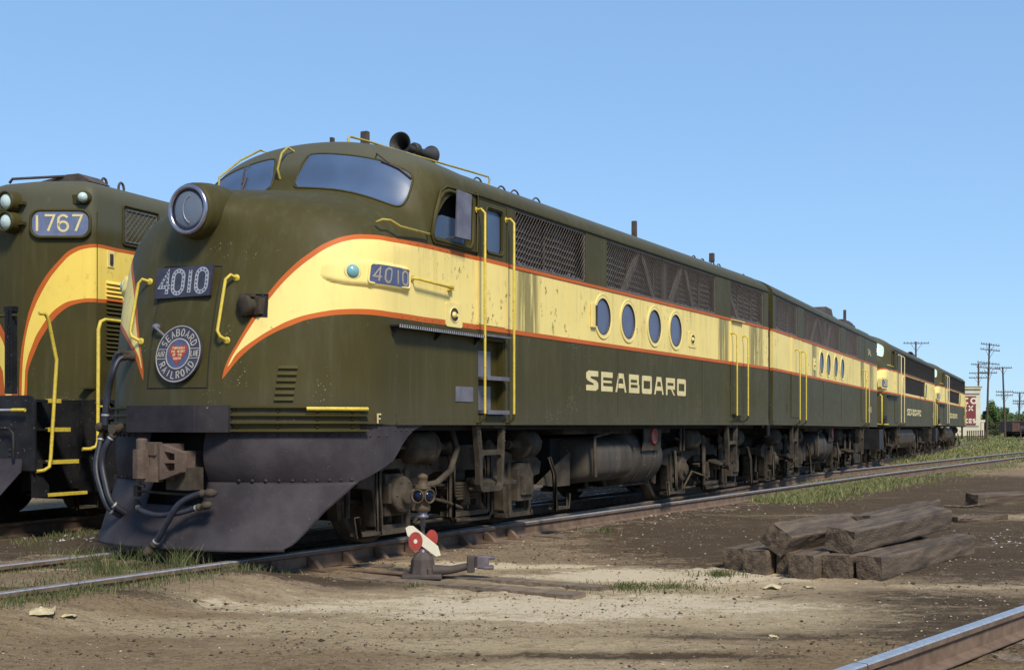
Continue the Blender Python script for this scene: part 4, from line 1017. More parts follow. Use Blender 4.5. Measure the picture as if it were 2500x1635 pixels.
m = MB(); m.box((HW+.004, 1.35, 1.55), (.01, .12, .14)); m.build('inspection_plate', M['green'], B)
rooflets(B, LB, [(15.3-2.55, .85, .40, .13)], [(2.2-1.4,.8,.12),(2.85-1.4,.8,.12)], bolts=(2.0, 11.5))
m = MB(); m.prism([(11.0-2.05,4.02),(10.25,4.02),(9.95,4.24),(9.1,4.24)], lambda a, b, t: V((t, a, b)), .55, .95); m.box((.8, 12.5, 4.06), (.4, 1.5, .16)); m.build('roof_hatch', M['darkrust'], B, bevel=.02)
m = MB(); m.box((.8, 11.0, 4.04), (.3, 1.6, .05), Matrix.Rotation(-.03, 3, 'X')); m.build('roof_hatch', M['darkrust'], B)
truck(B, 3.0, -1); truck(B, 10.7, -1); tanks(B, 5.6, 8.3)
step_ladder(B, 2.05, 2.60, zb=.46); step_ladder(B, 11.35, 11.9, zb=.46)
m = MB(); m.box((0, 7.2, 1.17), (2.7, 13.6, .05)); m.box((0, 7.2, 1.0), (.6, 13, .3)); m.prism([(11.9,.20),(13.2,.20),(13.6,.75),(11.7,.75)], side(1.2), 0, .03); m.build('underframe', M['under'], B)
# ================================================================== trailing cab units
def trailing(y0, label, num, second=False):
    org = B_ORG+UB*y0; r = thing('diesel_locomotive', label, 'locomotive', (org.x, org.y, -.03), -TB, 'coupled diesel locomotives')
    r.rotation_euler = (radians(-.10), 0, -TB)
    L = 17.35
    H = [rrect(2.5,3.08,3.10,3.56,.05), rrect(3.36,1.30,4.05,2.9,.02,2)]
    low = [(6.3,2.33,13.1,2.92)]; up = [(5.4,3.02,17.1,3.60)]
    for a, b, c, d in low+up: H.append([(a,b),(c,b),(c,d),(a,d)])
    for y in (5.85, 13.5): H.append(circ(y, 2.60, .30, .27, 20))
    mb = shell(L, True, H, 'paint'); seams(mb, (6.3, 8.2, 9.8, 11.5), 1.31, 2.21); mb.build('carbody', M['paint'], r)
    cells = [(a,2.33,c,2.92) for a, c in ((6.3,7.65),(7.68,9.3),(9.33,11.0),(11.03,13.1))]+[(a,3.02,c,3.60) for a, c in ((5.4,7.2),(7.23,8.7),(8.73,11.7),(11.73,14.1),(14.13,17.1))]
    for a, b, c, d in cells:
        m = MB(); n = int((d-b)/.06)
        m.box((HW-.06, (a+c)/2, (b+d)/2), (.02, c-a+.04, d-b+.04))
        for k in range(n): m.box((HW-.03, (a+c)/2, b+(d-b)*(k+.5)/n), (.045, c-a, .007), Matrix.Rotation(.6, 3, 'Y'))
        m.build('air_intake_grille', M['screenback'], r)
    for y in (5.85, 13.5): porthole(r, y, 2.60, .30, .27, mat='aqua')
    side_door(r, 3.36, 4.05, 1.32, 3.60, 'paint', (3.48, 3.08, 3.95, 3.54))
    m = MB(); m.prism(rrect(2.5,3.08,3.10,3.56,.05), side(HW-.04), -.006, 0); m.build('cab_window', M['glass'], r)
    m = MB(); m.tube([(HW+.01, p[0], p[1]) for p in rrect(2.47,3.05,3.13,3.59,.06)], .02, 6, closed=True); m.build('window_frame', M['green'], r)
    vrail(r, 4.15, 1.31, 3.52, mat='letter'); vrail(r, 5.08, 1.31, 3.52, mat='letter'); vrail(r, 15.6, 1.25, 2.76); vrail(r, 16.25, 1.25, 2.74, mat='letter')
    m = MB(); block(m, 'SEABOARD', side(HW), 6.94, 1.58, .46, .23, .14, -.001, .003); m.build('side_lettering', M['letter'], r)
    m = MB(); text(m, num, side(HW), 16.45, 1.58, .13, .17, .07, .024, -.001, .003); m.build('unit_number', M['letter'], r)
    m = MB(); m.box((HW+.05, 2.6, 2.14), (.10, 2.4, .02)); m.box((HW+.02, 2.6, 2.10), (.03, 2.3, .05)); m.build('walkway_ledge', M['blackg'], r)
    # number board housing
    g = lambda a, b, t: V((HW+.02+t-.16*max(0, 1.3-a)**2, a, b))
    m = MB(); m.prism(rrect(.55, 2.34, 1.35, 2.66, .06), g, -.1, .012); hs = m.build('number_board_housing', M['cream'], r, bevel=.01)
    m = MB(); m.prism(rrect(.62, 2.39, 1.26, 2.61, .05), g, .0, .018); nb = m.build('number_board', M['blueboard'], hs)
    m = MB(); text(m, num, g, .76, 2.43, .16, .15, .06, .03, .018, .022); m.build('board_number', M['letter'], nb)
    windshield(r, 1, mat='pale'); windshield(r, -1, mat='pale')
    m = MB(); m.lathe((0, .34, 3.2), (0, 1, 0), [(0,.2),(0,.25),(.5,.27)], 24); m.build('headlight', M['paint'], r)
    m = MB(); m.tube([(HW-.02,1.55,3.08),(HW+.07,1.6,3.07),(HW+.07,2.35,3.06),(HW,2.4,3.06)], .014, 6); m.build('grab_iron', M['yellow'], r)
    m = MB(); m.tube([(HW-.3, .35, 2.15),(HW-.24,.30,2.1),(HW-.24,.30,1.28),(HW-.1,.6,1.25),(HW+.06,1.2,1.25)], .022, 6); m.tube([(HW-.1,.55,2.15),(HW-.04,.50,2.1),(HW-.04,.50,1.28)], .022, 6); m.build('step_grab', M['yellow'], r)
    m = MB()
    for z in (1.34,1.42,1.5): m.box((HW+.02, .95, z), (.05, .8, .02))
    m.box((HW-.4,.5,.8), (.7,.9,.6)); m.build('nose_step', M['blackg'], r, bevel=.01)
    hb = MB(); hb.lathe((.1, 2.75, 4.42), (.2,-1,0), [(-.3,.03),(0,.05),(.15,.09),(.24,.15),(.25,.13),(.1,.03)], 20); hb.lathe((.15, 3.15, 4.38), (0,1,0), [(-.3,.03),(0,.05),(.12,.09),(.2,.14),(.21,.12),(.1,.03)], 20)
    for q in (2.85, 3.15): hb.tube([(.12,q,4.4),(.12,q,4.1)], .03, 6)
    if not second: hb.build('air_horn', M['darkrust'], r)
    else:
        hb.build('air_horn', M['darkrust'], r)
    m = MB(); m.tube([(.5,2.3,4.15),(.5,2.35,4.27),(.5,4.6,4.27),(.5,4.65,4.1)], .014, 6); m.build('roof_handrail', M['darkrust'], r)
    for k in range(7): 
        m = MB(); m.box((.35, 9.8+k*.75 if not second else 4.4+k*.8, 4.17), (.4,.45,.13)); m.build('roof_vent', M['darkrust'], r, bevel=.02)
    truck(r, 3.7, 1, 0); truck(r, 13.6, 1, 0)
    m = MB(); m.prism([(1.3,1.1),(1.36,.9),(1.3,.6),(1.1,.42),(-1.1,.42),(-1.3,.6),(-1.36,.9),(-1.3,1.1)], lambda a, b, t: V((a, t, b)), 6.2, 10.6); m.lathe((.95,10.7,.75), (0,1,0), [(0,.3),(.06,.38),(.8,.38),(.86,.2)], 20); m.build('fuel_tank', M['tank'], r, bevel=.03)
    m = MB(); m.tube([(1.35,1.6,1.2),(1.42,1.75,.9),(1.4,2.1,.55)], .03, 6); m.build('air_hose', M['under'], r)
    step_ladder(r, 4.3, 4.95, zb=.5); step_ladder(r, 15.6, 16.2, zb=.5)
    m = MB(); m.box((0, 8.8, 1.17), (2.7, 16, .05)); m.box((0, 8.8, 1.0), (.6, 15, .3)); m.build('underframe', M['under'], r)
    return r
C3 = trailing(15.25, 'green and cream cab unit with number board ending in 29, third in the coupled string', '29')
C4 = trailing(33.6, 'green and cream cab unit farthest away, last of the coupled string', '26', True)
# ================================================================== hood unit 1767
TG = radians(22.5)
G_ORG = V((-6.4955, 16.4510, 0))
G = thing('road_switcher_locomotive', 'green and yellow road switcher numbered 1767 on the next track at far left', 'locomotive', tuple(G_ORG), -TG)
def hoodplan(sh=0):
    half = [(.17-sh*.3, 0+sh), (.93-sh, .33+sh*.5)]
    r = .07; P = []
    # perimeter with rounded corner between chamfer and side
    P += [(0, sh), (.17-sh*.3, sh)]
    a = V((.17-sh*.3, sh)); c = V((.95-sh, .33+sh*.5)); d = (c-a).normalized(); p0 = c-d*.10; p1 = c+V((0, .10))
    for k in range(7):
        t = k/6; q = p0*(1-t)**2+c*2*t*(1-t)+p1*t*t; P.append((q.x, q.y))
    P += [(.95-sh, .9), (.95-sh, 1.7), (.95-sh, 4), (.95-sh, 13)]
    return P
def hood_uv(P):
    # distance along the perimeter measured from the corner
    L = [0]
    for a, b in zip(P, P[1:]): L.append(L[-1]+math.dist(a, b))
    i = 5; return [l-L[i] for l in L]
m = MB(); rows = []; uv = []
levels = [(1.5,0),(2.3,0),(3.2,0),(4.16,0),(4.23,.008),(4.29,.025),(4.34,.055),(4.385,.10),(4.42,.17),(4.45,.30)]
U0 = hood_uv(hoodplan(0))
for z, sh in levels:
    P = hoodplan(sh); Pm = [(-x-.26, y) for x, y in P[::-1]][:-1]+P; uu = U0[::-1][:-1]+U0
    rows.append([V((x, y, z)) for x, y in Pm]); uv += [(u, z) for u in uu]
m.grid(rows, uv=uv); top = rows[-1]; n = len(top)
m.add([p for p in top], [(i, i+1, n-2-i, n-1-i) for i in range(n//2)], uv=[(1, 4.4)]*n)
hood = m.build('hood', M['hood'], G)
m = MB()
for z in (2.5, 3.7):
    pass
m.box((.951, .40, 2.8), (.004, .012, 2.4)); m.box((.90, .33, 1.68), (.1, .3, .02)); y = .9
while y < 8: m.box((.66, y, 4.40), (.06, .06, .06)); y += .55
m.build('hood_fitting', M['green'], G)
ch_a = V((.17, 0, 0)); ch_d = (V((.95, .33, 0))-ch_a).normalized(); ch_n = V((ch_d.y, -ch_d.x, 0))
def CH(a, b, t): return V((.95, .33, 0))+ch_d*a+ch_n*t+V((0, 0, b))
for sg in (1, -1):
    f = CH if sg > 0 else (lambda a, b, t: V((-CH(a, b, t).x-.26, CH(a, b, t).y, CH(a, b, t).z)))
    m = MB(); m.prism(rrect(-.80, 3.665, -.045, 4.0, .12, 6), f, -.02, .03); m.tube([f(q[0], q[1], .03) for q in rrect(-.81, 3.655, -.035, 4.01, .12, 6)], .022, 6, closed=True); hs = m.build('number_board_housing', M['green'], G)
    m = MB(); m.prism(rrect(-.79, 3.675, -.055, 3.99, .115, 6), f, .03, .036); nb = m.build('number_board', simple('pale_blue_board', (.11,.135,.23), (.16,.185,.29), .35, 0, 7), hs)
    m = MB(); 
    if sg > 0: text(m, '1767', f, -.77, 3.735, .125, .205, .055, .030, .036, .041)
    else: text(m, '1767', lambda a, b, t: f(-.845-a, b, t), -.77, 3.735, .125, .205, .055, .030, .036, .041)
    m.build('board_number', M['letter'], nb)
    c = f(-.12, 4.175, 0); dd = V((ch_n.x*sg, ch_n.y, 0))
    m = MB(); m.lathe(c-dd*.05, dd, [(0,.10),(.08,.09),(.12,.078)], 20); m.box(c+V((-.10*sg,-.02,-.02)), (.16,.08,.13)); hs = m.build('marker_housing', M['green'], G, bevel=.01)
    m = MB(); m.lathe(c+dd*.06, dd, [(0,.066),(.02,.062),(.05,.035),(.057,.004)], 20); m.build('marker_lamp', M['pale'], hs)
for z in (4.125, 3.86):
    m = MB(); m.lathe((-.085, .0, z), (0, -1, 0), [(-.1,.15),(.08,.145),(.12,.135),(.17,.135),(.17,.115),(.12,.105)], 28); m.box((.075,-.03,z-.02),(.12,.08,.04)); hs = m.build('headlight', M['green'], G)
    m = MB(); m.lathe((-.085, -.12, z), (0, -1, 0), [(0,.108),(.02,.10),(.05,.06),(.06,.005)], 24); m.build('lens', M['pale'], hs)
mesh_screen(G, .94, 3.68, 1.60, 4.13, x=.975, sp=.07, backs=4)
m = MB(); m.tube([(.96, q[0], q[1]) for q in rrect(.90, 3.64, 1.64, 4.17, .03)], .016, 5, closed=True); m.build('screen_frame', M['green'], G)
m = MB()
for k in range(18):
    z = 3.12-.057*k; m.prism([(0,0),(.035,-.04),(0,-.045)], lambda a, b, t: V((.95+a, t, z+b)), .57, .88)
m.build('hood_louvre', M['hood'], G)
m = MB(); m.box((.955, .66, 3.41), (.012, .13, .22)); m.build('latch_plate', M['cream'], G)
m = MB(); m.box((.965, .66, 3.41), (.03, .05, .14)); m.build('door_latch', M['under'], G)
for y, in ((1.0,), (1.35,)):
    m = MB(); m.tube([(.55, y+.055*cos(k*pi/8), 4.50+.085*sin(k*pi/8)) for k in range(16)], .018, 6, closed=True); m.box((.55, y, 4.42), (.06,.06,.08)); m.build('lifting_eye', M['darkrust'], G)
m = MB(); m.prism([(-.3,4.44),(.75,4.44),(.55,4.56),(.35,4.56),(-.1,4.50)], lambda a, b, t: V((a, t, b)), .5, .9); m.tube([(-.45,.3,4.47),(-.4,.3,4.52),(.3,.5,4.54)], .02, 6); m.build('roof_bracket', M['darkrust'], G)
# platform, end plate, steps, plow
m = MB(); m.box((0, 6.2, 1.49), (2.9, 12.5, .06)); m.box((0, 6.0, 1.2), (2.2, 12, .3)); m.box((1.4, 6.5, 1.35), (.06, 12.4, .3))
m.prism([(-.16,.36),(.25,.36),(.25,1.5),(-.42,1.5),(-.42,1.2)], side(1.44), -.03, 0)
m.box((0,-.6,1.49), (2.1, 1.3, .05)); m.box((1.12,-.62,.95), (.03,.95,1.1)); m.box((-1.12,-.62,.95), (.03,.95,1.1))
m.box((1.0,-.05,.9), (.9,.03,1.1)); m.build('platform', M['blackg'], G)
m = MB(); m.tube([(1.46, .03+.11*cos(k*pi/12), 1.38+.11*sin(k*pi/12)) for k in range(24)], .018, 6, closed=True); m.build('jacking_ring', M['blackg'], G)
m = MB(); out = [(-1.5,.66),(1.5,.66),(1.5,1.47),(1.46,1.53),(1.40,1.55),(-1.40,1.55),(-1.46,1.53),(-1.5,1.47)]
m.prism(out, lambda a, b, t: V((a, t, b)), -1.30, -1.27)
for x in (.62,.78,.95,1.12): 
    for z in (.62,.78,.72): m.dot((x, -1.30, z+.12), (0,-1,0), .02)
m.dot((.75,-1.3,1.42),(0,-1,0),.05); m.dot((.75,-1.3,1.27),(0,-1,0),.05); m.dot((.75,-1.3,1.35),(0,-1,0),.04)
m.build('end_plate', M['blackg'], G, bevel=.01)
m = MB(); m.prism([(-1.30,.80),(1.30,.80),(1.36,.64),(1.05,.14),(-1.05,.14),(-1.36,.64)], lambda a, b, t: V((a, -1.30-(.8-b)*.55+t, b)), 0, .02); m.prism([(-1.05,.14),(1.05,.14),(1.05,.08),(-1.05,.08)], lambda a, b, t: V((a, -1.66+t, b)), 0, .02); m.build('pilot_plow', M['black'], G)
m = MB(); m.tube([(-1.4,-1.36,1.375),(1.30,-1.36,1.375)], .017, 8); m.build('cut_lever', M['silver'], G)
m = MB(); m.tube([(1.22,-1.37,1.375),(1.42,-1.37,1.375)], .022, 8); m.build('cut_lever_grip', M['yellow'], G)
m = MB(); m.tube([(-1.4,-1.36,1.16),(1.18,-1.37,1.16),(1.24,-1.37,1.10),(1.25,-1.37,.80)], .018, 6); m.build('uncoupling_rod', M['blackg'], G)
for i, (z, y1) in enumerate(((1.49,-.815),(1.145,-.655),(.755,-.51),(.36,-.36))):
    m = MB(); m.box((1.28,(-1.03+y1)/2,z), (.34, y1+1.03, .03)); st = m.build('step', M['blackg'], G)
    m = MB(); m.box((1.452,(-1.03+y1)/2,z-.0), (.008, y1+1.03, .05 if i < 3 else .035)); m.box((1.43,(-1.03+y1)/2,z+.018), (.04, y1+1.03, .006)); m.build('step_edge', M['yellow'], st)
m = MB(); m.prism([(-1.27,.34),(-1.0,.34),(-1.0,.48),(-1.08,.56),(-1.12,.8),(-1.27,.8)], side(1.44), -.02, 0); m.build('step_side_plate', M['blackg'], G)
m = MB(); m.tube([(1.47,-1.20,2.52),(1.49,-1.12,2.52),(1.49,-1.07,2.46),(1.49,-.93,1.98),(1.49,-.94,1.85),(1.49,-1.03,.80),(1.49,-1.05,.70),(1.48,-1.13,.66),(1.45,-1.22,.65)], .022, 8); m.build('step_handrail', M['yellow'], G)
m = MB(); m.tube([(1.49,.42,2.53),(1.49,-.08,2.53),(1.49,-.16,2.50),(1.49,-.20,2.40),(1.49,-.21,1.0),(1.49,-.24,.93),(1.47,-.33,.90),(1.43,-.42,.90)], .024, 8); m.tube([(1.47,-.19,1.43),(1.47,.02,1.43)], .017, 6); m.build('step_handrail', M['yellow'], G)
m = MB(); m.tube([(-1.3,-1.27,2.50),(1.2,-1.27,2.50)], .017, 6); m.build('end_handrail', M['green'], G)
m = MB(); m.box((1.08,-1.24,2.08), (.11,.09,1.02)); m.box((1.08,-1.24,2.58), (.13,.10,.06)); m.box((1.06,-1.28,2.25),(.05,.03,.7)); 
for k in range(14): m.tube([(1.09+.012*cos(a*pi/4),-1.30,2.35-.05*k+.026*sin(a*pi/4)) for a in range(8)], .006, 4, closed=True)
m.build('chain_stanchion', M['blackg'], G)
tg = truck(G, 1.9, 1); truck(G, 9.6, 1)
for o in [o for o in bpy.data.objects if o.parent and (o.parent == tg or o == tg)]: pass
m = MB(); m.box((0, 5.7, .7), (2.5, 3.4, .7)); m.build('fuel_tank', M['blackg'], G, bevel=.1)
# ================================================================== ground
def nz(x, y, s, seed=0): return noise.noise(V((x*s, y*s, seed)))
ZG = -.205
def ground_z(x, y):
    if y < 2: return ZG
    z = ZG + .030*nz(x, y, .35, 3) + .012*nz(x, y, 1.4, 9)
    if y < 45: z += .012*nz(x, y, 3.5, 1) + .007*nz(x, y, 11, 2)+.004*nz(x, y, 28, 4)
    if y < 20: z += .035*max(0, nz(x, y, 6.5, 21)-.18)+.02*max(0, nz(x, y, 17, 22)-.2)
    s_ = x*.506+y*.8625; o_ = x*.8625-y*.506+7.71
    if s_ < 9.2 and y > 2: z += .140*sstep(9.1, 7.9, s_)*sstep(1.0, .25, o_)*sstep(-2.9, -2.3, o_)
    if s_ > 8: z += .03*sstep(1.4, .2, o_)
    # slightly raised bed under the train
    return z
ys = [-3000, -200, -20, 0, 1.5, 3]; y = 3.6
while y < 6000: ys.append(y); y *= 1.017 if y < 60 else 1.05
ks = [-40, -8, -3, -1.6, -1.0]+[-.7+1.5*i/230 for i in range(231)]+[1.1, 1.8, 3, 8, 40]
m = MB(); rows = [[V((k*max(yy, 6), yy, ground_z(k*max(yy, 6), yy))) for k in ks] for yy in ys]
m.grid(rows)
t = NT('yard_dirt'); geo = t.n('ShaderNodeNewGeometry'); c = geo.outputs['Position']
sp = t.n('ShaderNodeSeparateXYZ'); t.put(sp.inputs[0], c); px, py = sp.outputs[0], sp.outputs[1]
n1 = t.noise(c, .5, 6, .65); n2 = t.noise(c, 1.6, 7, .68, (.6, 1.7, 1)); n3 = t.noise(c, 8, 7, .72, (.8, 1.3, 1)); n4 = t.noise(c, 38, 5, .75); n5 = t.noise(c, 120, 3, .7)
frac = t.math('ADD', t.math('ADD', t.math('MULTIPLY_ADD', n2, 2.2, -1.1), t.math('MULTIPLY_ADD', n3, 2.0, -1.0)), t.math('MULTIPLY_ADD', n4, 1.5, -.75))
def field(L):
    tot = None
    for cx, cy, rx, ry, k in L:
        a = t.math('MULTIPLY', t.math('SUBTRACT', px, cx), 1/rx); b = t.math('MULTIPLY', t.math('SUBTRACT', py, cy), 1/ry)
        d = t.math('SUBTRACT', 1.0, t.math('SQRT', t.math('ADD', t.math('MULTIPLY', a, a), t.math('MULTIPLY', b, b))))
        d = t.math('MULTIPLY', t.math('MAXIMUM', d, -1.3), k); tot = d if tot is None else t.math('MAXIMUM', tot, d)
    return tot
def mask(L, bias=0, w=.28): return t.ss(t.math('ADD', t.math('ADD', field(L), frac), bias), -w, w)
base = t.mix(t.ss(n1, .35, .65), (.33,.235,.150), (.44,.325,.210))
base = t.mix(t.math('MULTIPLY', mask([(-1.6, 8.4, 4.5, 1.7, .8), (.6, 7.0, 3, .8, .9)], .05, .4), .6), base, (.34,.23,.12))
# dark cinder and darker dirt patches
base = t.mix(t.math('MULTIPLY', mask([(5.0, 14.6, 4.2, 3.6, 2.2), (9, 26, 9, 11, 2.2), (3.3, 9.2, 1.3, 1.4, 1.4), (2.6, 20, 3.0, 6.5, 1.8), (-2.6, 11.0, 1.8, .35, 1.4), (-3.6, 9.6, 1.5, .25, .9), (3.9, 8.2, 1.2, 1.0, .9), (1.55, 8.35, .8, .16, 1.2), (.75, 7.6, .9, .10, 1.2), (-.75, 10.3, .5, .12, .9), (1.9, 10.3, .7, .12, 1.2), (.2, 7.05, .7, .08, 1.0), (-5.8, 14.5, 2.0, 3.2, 1.2), (1.2, 12.4, 1.6, .25, 1.0)], -.05), .88), base, t.mix(n3, (.055,.039,.028), (.130,.095,.068)))
base = t.mix(t.math('MULTIPLY', mask([(2.15, 6.75, .8, .35, 1.2)], -.1, .5), .55), base, (.19,.085,.04))
# pale sand
base = t.mix(t.math('MULTIPLY', mask([(.2, 9.75, 2.6, .95, 1.5), (1.6, 9.4, 1.2, .8, 1.3), (1.3, 11.3, 1.9, .75, 1.4), (-.8, 8.7, 2.4, .40, .9), (0, 8.0, 1.4, .25, .9), (.3, 7.25, .9, .16, 1.0), (-.2, 12.3, 1.5, .35, 1.2), (3.8, 10.9, 1.0, .12, .8), (2.7, 11.9, .5, .3, .8), (-4.45, 12.3, .5, .22, 1.6), (-3.85, 12.7, .35, .2, 1.6), (-3.2, 12.9, .25, .15, 1.4), (5.3, 26.5, .9, .7, 1.4), (-4.0, 10.9, .8, .10, .9), (9.0, 19, 3, .5, .5)], .05, .5), .88), base, t.mix(t.ss(n4, .3, .7), (.56,.41,.235), (.78,.62,.40)))
base = t.mix(t.math('MULTIPLY', t.ss(n4, .50, .62), .5), base, t.mix(n5, (.045,.032,.022), (.11,.08,.055)))
base = t.mix(t.math('MULTIPLY', t.ss(n5, .60, .72), .30), base, (.50,.39,.25))
base = t.mix(t.math('MULTIPLY', t.ss(n3, .53, .58), .30), base, (.10,.070,.045))
base = t.mix(t.math('MULTIPLY', t.ss(t.noise(c, 5, 8, .75, (.7, 1.2, 1)), .57, .62), .30), base, t.mix(n4, (.07,.048,.032), (.17,.12,.075)))
base = t.mix(t.math('MULTIPLY', t.math('MULTIPLY', mask([(.2, 9.75, 2.6, .95, 1.0), (1.3, 11.6, 1.7, .7, 1.2), (-.1, 12.4, 1.2, .3, 1.2)], -.35, .2), 1.0), .8), base, (.90,.74,.52))
base = t.mix(t.math('MULTIPLY', t.ss(t.noise(c, 17, 6, .7), .60, .64), .45), base, (.060,.042,.028))
far = t.ss(py, 45, 90); base = t.mix(t.math('MULTIPLY', far, .85), base, t.mix(t.ss(n1, .3, .7), (.09,.11,.035), (.16,.16,.06)))
t.bump(t.math('ADD', t.math('ADD', t.math('MULTIPLY', n3, 1.0), t.math('MULTIPLY', n4, .55)), t.math('MULTIPLY', n5, .15)), 1.0, .07)
t.set(base, .98, 0, .02)
tag(m.build('ground', t.m), kind='structure')
# ================================================================== track
def catmull(P, n=10):
    out = []
    for i in range(len(P)-1):
        a, b, c, d = P[max(0, i-1)], P[i], P[i+1], P[min(len(P)-1, i+2)]
        for k in range(n):
            q = k/n; out.append(.5*((2*b)+(c-a)*q+(2*a-5*b+4*c-d)*q*q+(-a+3*b-3*c+d)*q**3))
    out.append(P[-1]); return out
RAILP = [(-.070,-.170),(.070,-.170),(.070,-.160),(.012,-.140),(.009,-.050),(.036,-.038),(.037,-.008),(.031,0.0),(-.031,0.0),(-.037,-.008),(-.036,-.038),(-.009,-.050),(-.012,-.140),(-.070,-.160)]
def rail_mesh(mb, path, zoff=0):
    rows = []
    for i, p in enumerate(path):
        d = (path[min(i+1, len(path)-1)]-path[max(0, i-1)]).normalized(); r = V((d.y, -d.x, 0))
        rows.append([p+r*a+V((0, 0, b+zoff)) for a, b in RAILP])
    n = len(RAILP); vs = [q for r in rows for q in r]
    for i in range(len(rows)-1):
        for k in range(n): mb.add([], []) if False else None
    fs = []; mi = []
    o = len(mb.v); mb.v += vs
    for i in range(len(rows)-1):
        for k in range(n):
            k2 = (k+1) % n; mb.f.append([o+i*n+k, o+i*n+k2, o+(i+1)*n+k2, o+(i+1)*n+k]); mb.sm.append(False); mb.mi.append(1 if k in (6, 7, 8) else 0)
    mb.f.append([o+k for k in range(n)]); mb.sm.append(False); mb.mi.append(0)
    mb.f.append([o+(len(rows)-1)*n+k for k in range(n)][::-1]); mb.sm.append(False); mb.mi.append(0)
def offset(path, d):
    out = []
    for i, p in enumerate(path):
        t_ = (path[min(i+1, len(path)-1)]-path[max(0, i-1)]).normalized(); out.append(p+V((t_.y, -t_.x, 0))*d)
    return out
def tie_mesh(L=2.6, w=.22, h=.16, seed=0, rough=.012):
    rnd = random.Random(seed); mb = MB(); rows = []; n = 14
    for i in range(n+1):
        y = -L/2+L*i/n; R = []
        for k in range(12):
            a = 2*pi*(k+.5)/12; q = max(abs(cos(a)), abs(sin(a))); x = cos(a)/q*w/2; z = sin(a)/q*h/2
            x *= .985; z *= .985; j = rough*(1 if abs(abs(x)-w/2) < .03 and abs(abs(z)-h/2) < .03 else .5)
            R.append(V((x+rnd.uniform(-j, j), y+rnd.uniform(-j, j)*(1.5 if i in (0, n) else 1), z+rnd.uniform(-j, j))))
        rows.append(R+[R[0]])
    mb.grid(rows, smooth=False); mb.add(rows[0][:-1], [tuple(range(12))]); mb.add(rows[-1][:-1], [tuple(range(12))[::-1]])
    return mb
tie_data = [tie_mesh(seed=k).build('railway_tie', M['greytie']) for k in range(3)]
tie_me = [o.data for o in tie_data]
for o in tie_data: bpy.data.objects.remove(o)
TR = radians(30.4); UR = V((sin(TR), cos(TR), 0)); NR = V((cos(TR), -sin(TR), 0))
Pnear = -NR*7.71   # foot of the near stock rail
def track(name, label, path, railtops, offs=(-.75, .75), ties=None, tiez=-.255):
    r = thing(name, label, 'railway track', tuple(path[0]))
    for k, o_ in enumerate(offs):
        m = MB(); rail_mesh(m, [p-path[0] for p in offset(path, o_)]); m.build('rail', [M['railside'], M[railtops]], r)
    if ties:
        a, b, sp_ = ties; acc = 0; nxt = a; i = 0; cnt = 0
        for p, q in zip(path, path[1:]):
            L = (q-p).length
            while nxt < acc+L and nxt < b and cnt < 98:
                c_ = p.lerp(q, (nxt-acc)/L); d = (q-p).normalized()
                o = bpy.data.objects.new('tie', tie_me[cnt % 3]); COL.objects.link(o); o.parent = r
                o.location = c_-path[0]+V((0, 0, tiez+random.uniform(-.006, .006))); o.rotation_euler = (0, 0, math.atan2(d.y, d.x)+random.uniform(-.02, .02)); nxt += sp_; cnt += 1
            acc += L
    return r
# main line: stock rails ahead of the switch, straight on past it with a slight right bend
main = [Pnear-NR*.75+UR*s for s in (-9, -3, 3, 9, 15, 21, 27, 32)]
d2 = V((sin(radians(31.6)), cos(radians(31.6)), 0)); p = main[-1]
for k in range(1, 20): main.append(p+d2*6*k)
track('railway_track', 'straight yard track running past the right side of the train toward the grass', main, 'railtop', (-.75, .75), ties=(17.8, 56, .53))
tr1 = A_ORG+U*3.46; tr2 = A_ORG+U*11.62; tb1 = B_ORG+UB*3.0; tb2 = B_ORG+UB*10.7
div = catmull([main[0]+UR*11.0+V((0,0,.0)), main[0]+UR*14.5, tr1+UR*.2, tr2, tb1, tb2, B_ORG+UB*20, B_ORG+UB*30, B_ORG+UB*52, B_ORG+UB*70], 6)
div = [q+V((0, 0, .002)) for q in div[6:]]
track('railway_track', 'curving track that carries the long green and cream diesel string', div, 'railtopr', ties=(.5, 52, .55))
gp_path = [G_ORG+V((sin(TG), cos(TG), 0))*s for s in (-14, -6, 0, 10, 30)]
track('railway_track', 'track under the 1767 road switcher at far left', gp_path, 'railtopr', ties=(2, 30, .6))
# foreground rail lower right
a = W(2049.6, 1635, 0); b = W(2500, 1481, 0); dr = (b-a).normalized()
r = thing('railway_track', 'single foreground rail crossing the bottom right corner', 'railway track', tuple(a))
m = MB(); j = W(2093, 1616, 0)-a; rail_mesh(m, [dr*-3, dr*(j.length-.006)]); rail_mesh(m, [dr*(j.length+.006), dr*12])
m.build('rail', [M['railside'], M['railtop']], r)
m = MB(); nr = V((dr.y, -dr.x, 0)); m.box(dr*j.length+nr*.03+V((0,0,-.09)), (.02,.6,.07), Matrix.Rotation(-math.atan2(dr.x, dr.y), 3, 'Z')); m.build('joint_bar', M['railside'], r)
for k in range(9):
    o = bpy.data.objects.new('tie', tie_me[k % 3]); COL.objects.link(o); o.parent = r; o.location = dr*(-.6+k*.62)+nr*.9+V((0,0,-.268)); o.rotation_euler = (0, 0, math.atan2(nr.y, nr.x)-pi/2)
# rail braces / tie plates beside the near rail
br = thing('rail_brace_row', 'row of rusty rail braces bolted along the near rail by the switch', 'rail braces', tuple(Pnear))
for k in range(9):
    m = MB(); s = 8.75+k*.53; c_ = UR*s+NR*.07
    m.prism([(-.03,-.168),(.11,-.168),(.10,-.15),(.03,-.08),(-.03,-.05)], lambda a, b, t: c_+NR*a+UR*t+V((0,0,b)), -.03, .03); m.box(c_+NR*.06+V((0,0,-.166)), (.34,.2,.012), Matrix.Rotation(-TR, 3, 'Z'))
    m.build('rail_brace', M['railside'], br)
